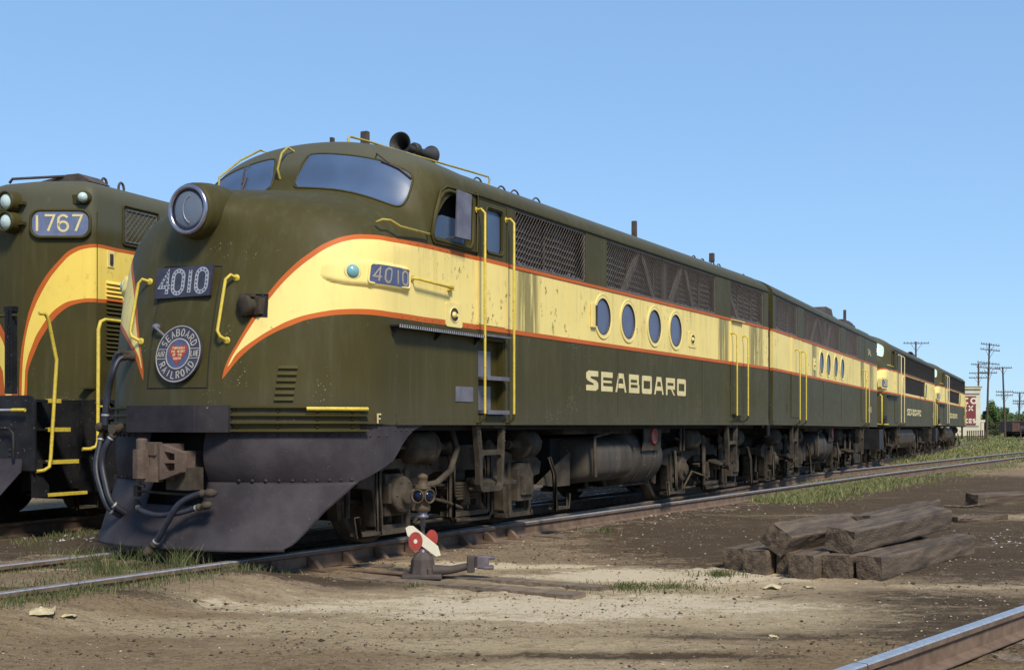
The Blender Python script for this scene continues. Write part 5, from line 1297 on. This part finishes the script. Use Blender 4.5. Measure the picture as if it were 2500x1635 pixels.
# ================================================================== switch stand
SB = W(1032, 1412)
for k, (lab, off) in enumerate((('long weathered timber on the far side of the switch stand base', .26), ('long weathered timber on the near side of the switch stand base', -.26))):
    o = tie_mesh(4.6, .22, .16, 40+k, .006).build('switch_timber', M['greytie']); c_ = SB+UR*off-NR*.55
    o.location = (c_.x, c_.y, -.262); o.rotation_euler = (0, 0, math.atan2(NR.y, NR.x)-pi/2)
    tag(o, lab, 'timber', 'timbers under the switch stand')
m = MB(); m.tube([SB-NR*.1+V((0,0,.03)), SB-NR*2.1+V((0,0,.03))], .02, 6); o = m.build('switch_rod', M['railside']); tag(o, 'thin rusty rod running from the switch stand to the near rail', 'rod')
ST = thing('switch_stand', 'low switch stand with brass lamp and red and cream target in front of the train', 'switch stand', (SB.x, SB.y, -.19), -radians(0))
m = MB(); m.lathe((0,0,0), (0,0,1), [(0,.13),(.04,.125),(.17,.105),(.20,.085),(.215,.07),(.235,.05)], 8, smooth=False); m.box((0,.0,.02), (.36,.3,.04)); m.box((.07,-.10,.05),(.04,.04,.10)); m.build('stand_base', M['darkrust'], ST, bevel=.01)
m = MB(); m.tube([(.10,-.02,.07),(.26,-.03,.075),(.42,-.04,.11)], [.055,.04,.035], 8); m.box((.44,-.04,.13), (.07,.08,.15)); m.build('throw_lever', M['darkrust'], ST, bevel=.01)
m = MB(); m.box((.55,-.06,.15), (.11,.10,.12)); m.box((.60,-.06,.10),(.10,.12,.03)); m.box((.62,-.06,.19),(.08,.09,.03)); m.lathe((.52,-.06,.10),(0,0,1),[(0,.05),(.1,.045)],10); m.build('lever_weight', simple('worn_purple_grey_iron', (.085,.068,.075), (.16,.13,.14), .7, .1, 8), ST, bevel=.012)
m = MB(); m.lathe((0,0,.2), (0,0,1), [(0,.03),(.06,.03),(.06,.018),(.27,.018),(.27,.026),(.34,.026),(.35,.055),(.365,.055),(.37,.04),(.40,.045)], 12); m.build('target_mast', M['slate'], ST)
m = MB(); f = lambda a, b, t: V((a*cos(radians(-20)), -.02+a*sin(radians(-20))+t*.9, b))
m.prism([(-.165,.79),(-.13,.815),(-.09,.815),(.17,.53),(.175,.47),(.12,.485),(-.14,.72)], lambda a, b, t: V((a, .03-t, b-.22)), 0, .006) if False else None
m.prism([(-.154,.455),(-.125,.475),(-.085,.475),(.142,.29),(.166,.207),(.125,.197),(-.136,.385)], lambda a, b, t: V((a, -.028-t, b)), 0, .005); m.build('target_blade', M['white'], ST)
m = MB()
m.prism([(-.062+.064*cos(k*pi/14), .335+.086*sin(k*pi/14)) for k in range(28)], lambda a, b, t: V((a, -.040-t, b)), 0, .005, [])
m.prism([(.083+.054*cos(k*pi/14), .36+.076*sin(k*pi/14)) for k in range(28)], lambda a, b, t: V((a, .015-t, b)), 0, .005)
m.build('target_disc', M['red'], ST)
m = MB(); m.prism([(-.062+.017*cos(k*pi/6), .335+.020*sin(k*pi/6)) for k in range(12)], lambda a, b, t: V((a, -.045-t, b)), 0, .002); m.build('target_centre', M['white'], ST)
LZ = .60
m = MB(); m.lathe((0,0,LZ), (0,0,1), [(0,.05),(.01,.068),(.05,.072),(.07,.060),(.075,.062),(.20,.062),(.205,.075),(.225,.072),(.23,.05),(.30,.043),(.305,.048),(.33,.046),(.345,.02),(.35,.005)], 16)
for a in (-115, -45, 65, 135): 
    d = V((cos(radians(a)), sin(radians(a)), 0)); m.lathe(V((0,0,LZ+.145))+d*.04, d, [(0,.055),(.05,.06),(.055,.066),(.064,.066),(.064,.055),(.05,.05)], 20)
m.tube([(.06,-.03,LZ+.28),(.12,-.06,LZ+.22),(.13,-.07,LZ+.16)], .003, 5); lampo = m.build('signal_lamp', M['brass'], ST)
for a in (-115, -45, 65, 135):
    d = V((cos(radians(a)), sin(radians(a)), 0)); m = MB(); m.lathe(V((0,0,LZ+.145))+d*.085, d, [(0,.052),(.012,.045),(.022,.028),(.026,.003)], 20); m.build('lens', M['bluelens'], lampo)
# small distant switch stand
q = W(2492, 1077); o = thing('switch_stand', 'small dark switch stand in the grass at the far right edge', 'switch stand', (q.x, q.y, -.2))
m = MB(); m.box((0,0,.1),(.4,.3,.2)); m.tube([(0,0,.2),(0,0,1.3)], .05, 6); m.build('target_mast', M['darkrust'], o); m = MB(); m.box((0,0,1.2),(.5,.04,.25)); m.build('target_blade', M['darkrust'], o)
# ================================================================== pile of old ties
def pile_tie(front, rear, roll, label, seed, w=.225, h=.205):
    w *= 1.06; h *= 1.05
    d = rear-front; L = d.length; o = tie_mesh(L, w, h, seed, .010).build('old_railway_tie', M['wood'])
    c_ = (front+rear)/2; o.location = c_; yaw = math.atan2(-d.x, d.y); pitch = math.atan2(d.z, math.hypot(d.x, d.y))
    o.rotation_euler = (Matrix.Rotation(yaw, 3, 'Z') @ Matrix.Rotation(pitch, 3, 'X') @ Matrix.Rotation(roll, 3, 'Y')).to_euler()
    tag(o, label, 'railroad tie', 'old ties stacked in a pile'); b_ = o.modifiers.new('b', 'BEVEL'); b_.width = .022; b_.segments = 2; b_.limit_method = 'ANGLE'; b_.angle_limit = radians(50)
    return o
def gp(px, py, z=-.2): return W(px, py, z)
hd = V((.58, .815, 0)); zb = -.2+.10
def bot(px, py, L, label, seed, ang=0, h=.205, w=.225):
    f = gp(px, py); f = f+hd*.0; d = Matrix.Rotation(ang, 3, 'Z') @ hd; f.z = zb; r_ = f+d*L; return pile_tie(f, r_, 0, label, seed, w, h)
bot(1791, 1389, 1.9, 'bottom tie at the far left end of the pile', 1); bot(1843, 1401, 2.0, 'bottom tie second from the left in the pile', 2, .03, .235)
bot(1925, 1402, 2.2, 'bottom tie half hidden behind the light-ended tie in the middle of the pile', 3, .04); bot(1956, 1411, 2.3, 'bottom middle tie with pale grey squared end', 4, .02, .22, .24)
bot(2040, 1411, 2.4, 'bottom tie second from the right with round-cornered end', 5, .0, .21, .24); bot(2122, 1414, 2.9, 'bottom right tie, the longest, with black cut end', 6, -.01, .21, .23)
f = gp(1895, 1345, .02); f.z = .13; r_ = f+V((1.15, 1.55, -.0)); pile_tie(f, r_, radians(33), 'upper left tie rolled onto its edge', 7, .24, .22)
f = gp(2050, 1347, .02); f.z = .125; r_ = f+V((1.66, 2.15, .06)); pile_tie(f, r_, radians(8), 'upper right tie lying across the pile, rough topped', 8, .26, .215)
f = gp(2085, 1300, .1); f.z = .15; f = f+V((.12, .25, 0)); r_ = f+V((1.45, 2.1, .04)); pile_tie(f, r_, radians(-6), 'top tie at the back of the pile, partly hidden', 9, .24, .2)
f = gp(2372, 1233); f.z = -.11; r_ = f+V((3.1, 1.75, 0)); o = pile_tie(f, r_, .1, 'lone long tie lying beyond the pile at the right edge', 10, .26, .2)
f = gp(2325, 1272); f.z = -.17; r_ = f+V((.9, .45, 0)); o = pile_tie(f, r_, 0, 'thin half-buried board between the pile and the lone tie', 11, .2, .07)
m = MB(); q = gp(2320, 1237); m.tube([q+V((-.1,0,.02)), q+V((.25,-.1,.01)), q+V((.55,-.05,.05)), q+V((.7,.2,.12))], .02, 6); o = m.build('bent_stick', M['wood']); tag(o, 'curved stick beside the lone tie at right', 'stick')
for k, (px_, py_, sx, lab) in enumerate(((105, 1530, .20, 'yellowish crumpled paper on the dirt at lower left'), (168, 1527, .10, 'thin pale scrap right of the yellowish paper at lower left'), (179, 1474, .09, 'folded pale scrap below the grassy rail at left'), (446, 1430, .07, 'small cream leaf of paper just below the grass'), (584, 1406, .05, 'small pale scrap beside the near rail at left'), (1885, 1433, .15, 'crumpled cream paper in front of the tie pile'), (1979, 1434, .08, 'small torn scrap in front of the middle of the tie pile'), (1885, 1549, .06, 'flat pale scrap on the dirt near bottom right'), (1330, 1238, .0, ''))):
    if not sx: continue
    q = W(px_, py_); rnd = random.Random(k); m = MB(); n = 5
    rows = [[V(((i/n-.5)*sx*(1+rnd.uniform(-.1,.1)), (j/n-.5)*sx*.8, .006+rnd.uniform(0, .22)*sx*(1 if 0 < i < n else .3))) for j in range(n+1)] for i in range(n+1)]
    m.grid(rows, smooth=False); o = m.build('paper_scrap', M['paper']); o.location = (q.x, q.y, ground_z(q.x, q.y)); o.rotation_euler = (0, 0, rnd.uniform(0, 3)); tag(o, lab, 'paper', 'scraps of paper on the dirt')
    sd = o.modifiers.new('s', 'SOLIDIFY'); sd.thickness = .002
# ================================================================== stones, clods, grass
def island_mat(name, stops, rough=.9):
    t = NT(name); g = t.n('ShaderNodeNewGeometry'); r = t.n('ShaderNodeValToRGB'); cr = r.color_ramp
    cr.elements[0].position = stops[0][0]; cr.elements[0].color = (*stops[0][1], 1); cr.elements[1].position = stops[-1][0]; cr.elements[1].color = (*stops[-1][1], 1)
    for p_, c_ in stops[1:-1]: e = cr.elements.new(p_); e.color = (*c_, 1)
    t.put(r.inputs[0], g.outputs['Random Per Island']); return t.set(r.outputs[0], rough, 0, .2)
def scatter(name, N, gen, mat, kind='stuff'):
    vs = []; fs = []; rnd = random.Random(len(name)*7)
    ico = [(0,0,1),(.9,0,.2),(-.5,.8,.1),(-.4,-.85,.15),(.1,.2,-.6)]
    for _ in range(N):
        r_ = gen(rnd)
        if r_ is None: continue
        x, y, s = r_; z = ground_z(x, y); o = len(vs); a = rnd.uniform(0, 6.3); sx = s*rnd.uniform(.7, 1.4); sy = s*rnd.uniform(.6, 1.1); sz = s*rnd.uniform(.3, .8)
        for p in ico: vs.append((x+(p[0]*cos(a)-p[1]*sin(a))*sx, y+(p[0]*sin(a)+p[1]*cos(a))*sy, z+p[2]*sz))
        fs += [(o,o+1,o+2),(o,o+2,o+3),(o,o+3,o+1),(o+1,o+4,o+2),(o+2,o+4,o+3),(o+3,o+4,o+1)]
    me = bpy.data.meshes.new(name); me.from_pydata(vs, [], fs); me.materials.append(mat); o = bpy.data.objects.new(name, me); COL.objects.link(o); o['kind'] = kind; return o
def g_all(rnd):
    y = 5.2*math.exp(rnd.random()*1.9); x = rnd.uniform(-.45, .48)*y; 
    if noise.noise(V((x*.6, y*.6, 5))) < rnd.uniform(-.5, .25): return None
    return x, y, rnd.choice((.003, .004, .005, .006, .008, .008, .012))*rnd.uniform(.6, 1.3)*(1 if y < 12 else 1.4)
scatter('gravel', 60000, g_all, island_mat('clod', [(0, (.04,.03,.02)), (.5, (.10,.072,.048)), (.8, (.24,.18,.12)), (1, (.50,.41,.29))]))
def g_clod(rnd):
    y = 6*math.exp(rnd.random()*1.5); x = rnd.uniform(-.42, .45)*y; q = noise.noise(V((x*1.1, y*1.6, 15)))+.6*noise.noise(V((x*3.3, y*4, 25)))
    if q < rnd.uniform(.0, .55): return None
    return x, y, rnd.choice((.008, .011, .015, .022))*rnd.uniform(.6, 1.3)
scatter('dirt_clods', 14000, g_clod, island_mat('dark_clod', [(0, (.035,.024,.016)), (.6, (.085,.058,.038)), (1, (.20,.145,.09))]))
def g_white(rnd):
    if rnd.random() < .35: px_ = rnd.gauss(2450, 50); py_ = rnd.gauss(1318, 14)
    else: px_ = rnd.gauss(2310, 110); py_ = rnd.gauss(1440, 60)
    if py_ < 1285: return None
    q = W(px_, py_); return q.x, q.y, (.017 if q.y > 13.5 else .011)*rnd.uniform(.5, 1.4)
scatter('pebbles', 75, g_white, island_mat('white_pebble', [(0, (.30,.27,.27)), (1, (.60,.56,.54))], .7))
def g_ballast(rnd):
    s = rnd.uniform(8.3, 60); off = rnd.gauss(-.75, .7); p_ = Pnear+UR*s+NR*off
    return p_.x, p_.y, rnd.uniform(.010, .028)
scatter('ballast', 14000, g_ballast, island_mat('ballast_stone', [(0, (.08,.06,.045)), (.5, (.16,.125,.095)), (.9, (.28,.22,.18)), (1, (.5,.45,.4))]))
def g_ball2(rnd):
    s = rnd.uniform(2, 40); off = rnd.uniform(-4.2, -1.0); p_ = A_ORG+U*s+V((cos(TH), -sin(TH), 0))*off; return p_.x, p_.y, rnd.uniform(.02, .035)
scatter('ballast', 2500, g_ball2, island_mat('grey_ballast', [(0, (.2,.2,.22)), (1, (.45,.44,.47))]))
def grass(name, N, gen, mat, hmin=.06, hmax=.2, w=.004):
    vs = []; fs = []; rnd = random.Random(N)
    for _ in range(N):
        g = gen(rnd)
        if g is None: continue
        x, y, k = g; z = ground_z(x, y)-.01; h = rnd.uniform(hmin, hmax)*k; a = rnd.uniform(0, 6.3); ln = rnd.uniform(.1, .9)*h; b = rnd.uniform(-.6, .6); ww = w*max(1, y/14)
        dx, dy = cos(a)*ln, sin(a)*ln; px_, py_ = cos(b)*ww, sin(b)*ww; o = len(vs)
        for f_, q in ((0, 1), (.45, .8), (.8, .5)): vs.append((x+dx*f_*f_-px_*q, y+dy*f_*f_-py_*q, z+h*f_)); vs.append((x+dx*f_*f_+px_*q, y+dy*f_*f_+py_*q, z+h*f_))
        vs.append((x+dx, y+dy, z+h*.98)); fs += [(o,o+1,o+3,o+2), (o+2,o+3,o+5,o+4), (o+4,o+5,o+6)]
    me = bpy.data.meshes.new(name); me.from_pydata(vs, [], fs); me.materials.append(mat); o = bpy.data.objects.new(name, me); COL.objects.link(o); o['kind'] = 'stuff'; return o
gm = island_mat('grass_blade', [(0, (.040,.052,.016)), (.4, (.068,.085,.026)), (.8, (.115,.115,.048)), (1, (.22,.18,.10))], .7)
gm2 = island_mat('dry_grass_blade', [(0, (.075,.095,.028)), (.4, (.12,.14,.045)), (.8, (.19,.185,.08)), (1, (.30,.25,.14))], .7)
def patchy(x, y, s, th, seed): return noise.noise(V((x*s, y*s, seed))) > th
def gr_left(rnd):
    s = rnd.uniform(4.8, 8.9); off = rnd.choice((rnd.gauss(.14, .12), rnd.gauss(-.55, .42), rnd.gauss(-1.6, .15))); p_ = Pnear+UR*s+NR*off
    if not patchy(p_.x, p_.y, 1.3, rnd.uniform(-.6, .3)+max(0, s-7.6)*.35, 4): return None
    return p_.x, p_.y, 1.0 if off > -.1 else .9
grass('grass', 9000, gr_left, gm, .02, .09, .003)
def gr_left2(rnd):
    s = rnd.uniform(6.9, 8.6); off = rnd.uniform(-1.15, .05); p_ = Pnear+UR*s+NR*off
    if not patchy(p_.x, p_.y, 3, .12, 14): return None
    return p_.x, p_.y, 1
grass('grass', 1500, gr_left2, gm, .10, .26, .003)
def gr_gp(rnd):
    x = rnd.uniform(-7, -3.4); y = rnd.uniform(12.8, 16)
    if not patchy(x, y, 1.2, .12, 7): return None
    return x, y, .7
grass('grass', 3000, gr_gp, gm, .05, .15, .004)
def gr_right(rnd):
    s = rnd.uniform(21.5, 95); off = rnd.choice((rnd.gauss(.45, .45), rnd.gauss(-.7, .5), rnd.gauss(-2.6, .9) if s > 38 else .5)); p_ = Pnear+UR*s+NR*off
    if s < 27 and off > -.1 and not patchy(p_.x, p_.y, .9, .0, 2): return None
    if not patchy(p_.x, p_.y, .35, rnd.uniform(-.45, .35), 8): return None
    return p_.x, p_.y, 1.0
grass('grass', 60000, gr_right, gm2, .02, .085, .0035)
def gr_strip(rnd):
    s = rnd.uniform(21.3, 31); off = rnd.gauss(.30, .32)-(s-26)*.03; p_ = Pnear+UR*s+NR*off
    if not patchy(p_.x, p_.y, .8, rnd.uniform(-.7, .1), 31): return None
    return p_.x, p_.y, 1.0
grass('grass', 14000, gr_strip, gm2, .035, .15, .0035)
def gr_far(rnd):
    y = rnd.uniform(45, 150); x = y*rnd.uniform(.27, .46)
    if not patchy(x, y, .06, rnd.uniform(-.6, .3), 3): return None
    return x, y, 1.6
grass('grass', 45000, gr_far, gm2, .03, .11, .006)
def clump(px_, py_, r, n, h=1.0):
    q = W(px_, py_)
    def g(rnd):
        a = rnd.uniform(0, 6.3); d = abs(rnd.gauss(0, r)); return q.x+d*cos(a)*1.6, q.y+d*sin(a), h
    grass('grass', n, g, gm, .04, .13, .0035)
clump(1300, 1298, .12, 420); clump(1345, 1296, .10, 240, .8); clump(1525, 1432, .18, 500, .45); clump(1640, 1428, .22, 600, .4); clump(1760, 1405, .10, 260, .6); clump(1470, 1300, .08, 90, .7); clump(1010, 1430, .05, 50, .5); clump(2230, 1600, .10, 120, .5)
# ================================================================== background
def pole(px_, basey, topx, topy, arms, label, dist=None, brace=False):
    b_ = W(px_, basey); Y = b_.y; top = V(((topx-1250)/FPX*Y, Y, HC+(HOR-topy)/FPX*Y)); r = thing('utility_pole', label, 'utility pole', tuple(b_), 0, 'telegraph poles')
    h = top-b_; s = Y/FPX
    m = MB(); m.tube([V((0,0,-.5)), h*.5, h], [1.9*s*1.6, 1.9*s*1.3, 1.9*s], 8); m.build('pole_shaft', M['pole'], r)
    for (ax0, ax1, ay, tilt) in arms:
        xc = ((ax0+ax1)/2-1250)*s-b_.x; zc = HC+(HOR-ay)*s-b_.z; L = (ax1-ax0)*s; m = MB()
        m.box((xc, -.15, zc), (L, 1.3*s*1.4, 1.5*s*1.3), Matrix.Rotation(tilt, 3, 'Y')); 
        a = m.build('crossarm', M['pole'], r)
        for k in range(8):
            m2 = MB(); x_ = xc-L/2*.94+L*.94*k/7; z_ = zc-(x_-xc)*math.tan(tilt); 
            if k == 0: mm = MB()
            mm.lathe((x_, -.15, z_+.04), (0,0,1), [(0,.015),(.05,.015),(.06,.028),(.10,.03),(.12,.015)], 6)
        mm.build('insulator', M['under'], a)
        for q in (-1, 1):
            m = MB(); m.tube([(xc+q*L*.22, -.17, zc-.02), (h.x*(zc-.7)/h.z, -.1, zc-.75)], .018, 4); m.build('arm_brace', M['pole'], r)
    return r
k4 = lambda x: 2200+x/4.45
y4 = lambda y: 780+y/4.45
pole(k4(925), y4(1310), k4(960), y4(255), [(k4(860), k4(1062), y4(275), .12), (k4(855), k4(1065), y4(332), .10), (k4(822), k4(1062), y4(476), .12), (k4(817), k4(1068), y4(527), .11), (k4(845), k4(1035), y4(577), .04)], 'tall leaning telegraph pole with five crossarms, the tallest beside the cream building')
pole(k4(840), y4(1265), k4(840), y4(472), [(k4(755), k4(930), y4(487), 0), (k4(735), k4(945), y4(583), .0), (k4(733), k4(925), y4(632), 0)], 'thin telegraph pole standing in front of the maroon painted sign')
pole(k4(1133), y4(1290), k4(1103), y4(515), [(k4(1010), k4(1197), y4(524), .02), (k4(1025), k4(1210), y4(785), 0), (k4(1025), k4(1208), y4(823), 0)], 'telegraph pole leaning left in front of the green trees')
pole(k4(1272), y4(1285), k4(1290), y4(790), [(k4(1210), k4(1370), y4(795), 0), (k4(1207), k4(1370), y4(886), .02), (k4(1207), k4(1370), y4(913), .02)], 'short telegraph pole at the right edge by the brown freight cars')
pole(k4(165), y4(1310), k4(160), y4(238), [(k4(20), k4(298), y4(259), 0)], 'telegraph pole with a single crossarm rising behind the train roof')
q = W(k4(1150), y4(1160)); m = MB(); m.tube([V((0,0,-.3)), V((-1.2,0,10.5))], [.14,.10], 6); o = m.build('brace_pole', M['pole']); o.location = q; tag(o, 'leaning brace pole propping the telegraph pole near the trees', 'pole'); o.scale = (1,1,.62)
# cream building with painted wall sign
BY = 155.; s = BY/FPX
X_ = lambda px_: (px_-1250)*s; Z_ = lambda py_: HC+(HOR-py_)*s
bx0, bx1 = X_(2300), X_(2394); bz = Z_(948)
bd = thing('building', 'small cream stucco building with maroon painted wall sign beyond the train end', 'building', (bx0, BY, -.2))
O = V((bx0, BY, -.2)); w_ = bx1-bx0
m = MB(); m.box((w_/2, 2.5, (bz+.2)/2), (w_, 5, bz+.2)); 
dx = X_(2406)-bx1
m.prism([(w_,0),(w_+dx,2.6),(w_+dx,5.0),(w_,5.0)], lambda a, b, t: V((a, b, t)), 0, bz+.2-.05); m.build('wall', M['bwall'], bd)
m = MB(); m.prism([(-.2,-.2),(w_+.1,-.2),(w_+dx+.25,2.6),(w_+dx+.2,5.2),(-.2,5.2)], lambda a, b, t: V((a, b, t)), bz+.15, bz+.42); m.prism([(-.3,-.3),(w_+.15,-.3),(w_+dx+.35,2.6),(w_+dx+.3,5.3),(-.3,5.3)], lambda a, b, t: V((a, b, t)), bz+.42, bz+.5); m.build('roof', M['bwall'], bd)
m = MB(); m.box((w_/2,-.03,Z_(961)+.2), (w_-.3,.06,.12)); m.box((w_/2-.1,-.03,Z_(1040)+.2), (w_-.3,.06,.08)); m.build('cornice', M['slate'], bd)
sx1 = X_(2386)-bx0; sz0, sz1 = Z_(1037)+.2, Z_(966.5)+.2
m = MB(); m.box(((sx1-.9)/2+.9/2, -.04, (sz0+sz1)/2), (sx1-.4, .05, sz1-sz0)); sg = m.build('wall_sign', M['maroon'], bd)
m = MB(); f = lambda a, b, t: V((a, -.068-t, b))
def sign(s_, xr, zc, h, w, gap, st): 
    n = len(s_); text(m, s_, f, xr-n*w-(n-1)*gap, zc-h/2, w, h, gap, st, -.004, .004)
sign('CO', X_(k4(816))-bx0, Z_(978)+.2, .62, .66, .26, .19); sign('EX', X_(k4(778))-bx0, Z_(996)+.2, .62, .52, .25, .14); sign('CES', X_(k4(806))-bx0, Z_(1027)+.2, .42, .32, .13, .14)
m.build('sign_lettering', M['white'], sg)
m = MB(); m.box((w_+dx*.62, 1.55, Z_(1030)+.2), (.05, 1.2, .8), Matrix.Rotation(-math.atan2(dx, 2.6), 3, 'Z')); m.build('window', M['dark'], bd)
m = MB(); m.box((X_(2412)-bx0, 2, .9), (.35, .5, 1.7)); m.box((X_(2411)-bx0, 2, 1.9), (.7, .6, .3)); m.build('downpipe', M['bwall'], bd)
# fence posts
for k in range(9):
    q = W(2362+k*5.2, 1079-k*.6); m = MB(); m.tube([(0,0,-.1),(0,0,.85+.08*(k % 2))], .05, 6); m.lathe((0,0,.84),(0,0,1),[(0,.06),(.06,.06),(.1,.02)],6)
    o = m.build('fence_post', M['pole']); o.location = (q.x, q.y, -.2); tag(o, 'dark fence post in the short row in front of the cream building', 'fence post', 'fence posts by the cream building')
# freight cars at far right
def freight(px_, py_, L, label):
    q = W(px_, py_); r = thing('freight_car', label, 'freight car', (q.x, q.y, -.2), radians(-84), 'brown freight cars')
    m = MB(); m.box((0, L/2, 1.25), (2.6, L, 1.05)); 
    m.build('car_body', M['box'], r)
    m = MB()
    for k in range(int(L/.9)+1):
        for sg_ in (-1, 1): m.box((1.33*sg_, .05+k*.9, 1.25), (.08, .09, 1.05))
    for z in (1.78,): 
        for sg_ in (-1, 1): m.box((1.34*sg_, L/2, z), (.12, L, .1))
    for z in (.9,1.1,1.3,1.5): 
        for sg_ in (-1, 1): m.box((1.31*sg_, L/2, z), (.04, L, .03))
    m.build('car_rib', M['box'], r)
    for c_ in (1.6, L-1.6):
        m = MB(); m.box((0, c_, .6), (2.3, 2.2, .18)); 
        for sg_ in (-1, 1):
            for a_ in (-.85, .85): m.lathe((.72*sg_, c_+a_, .42), (sg_,0,0), [(0,.42),(.1,.42),(.12,.1)], 16)
        m.build('truck', M['under'], r)
freight(2456, 1069, 9.2, 'low brown ribbed freight car standing beyond the grass'); q = W(2500, 1069)
freight(2506, 1070, 11, 'second brown freight car cut by the right edge of the view')
# trees and bushes
leafA = island_mat('leaf', [(0, (.035,.065,.018)), (.5, (.06,.10,.028)), (1, (.11,.155,.045))], .6)
leafB = island_mat('leaf_dark', [(0, (.025,.035,.014)), (.6, (.05,.06,.022)), (1, (.10,.095,.04))], .7)
def crown(r, cx, cz, rx, rz, n, ls, mat, seed, name='crown', lob=14):
    rnd = random.Random(seed); vs = []; fs = []
    cl = lambda v_: max(-.62, min(.62, v_))
    lobes = [(V((cl(rnd.gauss(0, .45))*rx, cl(rnd.gauss(0, .4))*rx, cl(rnd.gauss(0, .42))*rz)), rnd.uniform(.22, .46)) for _ in range(lob)]
    for _ in range(n):
        c_, k = rnd.choice(lobes); d = V((rnd.gauss(0,1), rnd.gauss(0,1), rnd.gauss(0,1))).normalized()*rnd.uniform(.5, 1.05)
        p_ = V((cx, 0, cz))+c_+V((d.x*rx*k, d.y*rx*k, d.z*rz*k)); a = V((rnd.gauss(0,1), rnd.gauss(0,1), rnd.gauss(0,1))).normalized(); b = a.orthogonal().normalized(); l_ = ls*rnd.uniform(.6, 1.4); o = len(vs)
        vs += [p_-a*l_, p_+b*l_*.5, p_+a*l_, p_-b*l_*.5]; fs.append((o, o+1, o+2, o+3))
    me = bpy.data.meshes.new(name); me.from_pydata([tuple(v) for v in vs], [], fs); me.materials.append(mat); o = bpy.data.objects.new(name, me); COL.objects.link(o); o.parent = r
def tree(px_, Y, top, wpx, mat, label, seed, n=2600, cat='tree', base=None, nm='broadleaf_tree'):
    s = Y/FPX; x = (px_-1250)*s; zt = HC+(HOR-top)*s; r = thing(nm, label, cat, (x, Y, -.2), 0, 'trees and bushes beyond the yard'); h = zt+.2; rx = wpx*s/2
    m = MB(); m.tube([(0,0,-.3),(.1,0,h*.3),(0,.1,h*.7)], [.05*h,.035*h,.012*h], 8)
    for k in range(5):
        a = k*1.3; m.tube([(0,0,h*(.25+.08*k)), (cos(a)*rx*.5, sin(a)*rx*.5, h*(.45+.09*k))], [.02*h,.006*h], 6)
    m.build('trunk', M['pole'], r); crown(r, 0, h*.56, rx, h*.46, n, .09*h/4+.05, mat, seed)
tree(2424, 175, 972, 46, leafA, 'bright green tree just right of the cream building', 3, 4200); tree(2440, 182, 992, 44, leafA, 'lower green tree between the building and the leaning pole', 4, 3000); tree(2455, 230, 1010, 60, leafA, 'pale green tree behind the leaning telegraph pole', 5)
tree(2482, 260, 1004, 60, leafA, 'rounded green tree beyond the brown freight cars', 6); tree(2510, 240, 1006, 60, leafA, 'green tree at the far right edge', 9); tree(2545, 250, 1000, 80, leafA, 'green tree just outside the right edge', 10)
for k, (px_, Y, top, w_2, lab) in enumerate(((2420, 150, 1030, 30, 'dark brownish bush at the corner of the cream building'), (2440, 152, 1036, 34, 'low dark bush left of the freight cars'), (2432, 146, 1048, 26, 'small dry bush in front of the dark bushes'), (2452, 160, 1040, 26, 'dark bush tucked behind the freight car end'))):
    tree(px_, Y, top, w_2, leafB, lab, 20+k, 900, 'bush', nm='bush')
W_ = bpy.data.objects.new('distant_woods_root', None)
vs = []; fs = []; rnd = random.Random(77)
for k in range(26000):
    a = rnd.uniform(-150, 330); base_ = 3.6+1.8*noise.noise(V((a*.03, 0, 3)))+1.2*noise.noise(V((a*.12, 0, 9))); z = base_*rnd.random()**.6; p = V((a, 420+rnd.uniform(-12, 12), -.3+z*1.5)); d = V((rnd.gauss(0,1), rnd.gauss(0,1), rnd.gauss(0,1))).normalized()*rnd.uniform(.25, .6); e = d.orthogonal().normalized()*.35; o = len(vs)
    vs += [tuple(p-d), tuple(p+e), tuple(p+d), tuple(p-e)]; fs.append((o, o+1, o+2, o+3))
bpy.data.objects.remove(W_)
me = bpy.data.meshes.new('distant_woods'); me.from_pydata(vs, [], fs); me.materials.append(leafA); o = bpy.data.objects.new('distant_woods', me); COL.objects.link(o); o['kind'] = 'stuff'
# ================================================================== light
SUN_EL, SUN_AZ = radians(47), radians(24)      # azimuth of the sun measured from straight behind the camera
d = V((sin(SUN_AZ)*cos(SUN_EL), -cos(SUN_AZ)*cos(SUN_EL), sin(SUN_EL)))
sl = bpy.data.lights.new('sun', 'SUN'); sl.energy = 4.5; sl.angle = radians(12); sl.color = (1, .925, .78)
so = bpy.data.objects.new('sun', sl); COL.objects.link(so); so.rotation_euler = d.to_track_quat('Z', 'Y').to_euler(); so.location = d*50
w = bpy.data.worlds.new('World'); S.world = w; w.use_nodes = True; nt = w.node_tree
sky = nt.nodes.new('ShaderNodeTexSky'); sky.sky_type = 'NISHITA'; sky.sun_disc = False; sky.sun_elevation = SUN_EL; sky.sun_rotation = math.atan2(d.x, d.y); sky.air_density = 1.0; sky.dust_density = 0; sky.ozone_density = 5.0
def wn(t, **k):
    n_ = nt.nodes.new(t)
    for a_, v_ in k.items(): setattr(n_, a_, v_)
    return n_
mul = wn('ShaderNodeVectorMath', operation='MULTIPLY'); mul.inputs[1].default_value = (.1, .1, .1); gam = wn('ShaderNodeGamma'); gam.inputs[1].default_value = .45
tin = wn('ShaderNodeVectorMath', operation='MULTIPLY'); tin.inputs[1].default_value = (6.39, 8.85, 11.65)
bg = nt.nodes['Background']; bg.inputs[1].default_value = .10
nt.links.new(sky.outputs[0], mul.inputs[0]); nt.links.new(mul.outputs[0], gam.inputs[0]); nt.links.new(gam.outputs[0], tin.inputs[0]); nt.links.new(tin.outputs[0], bg.inputs[0])
S.view_settings.view_transform = 'Standard'; S.view_settings.look = 'None'; S.view_settings.exposure = 0; S.view_settings.gamma = 1
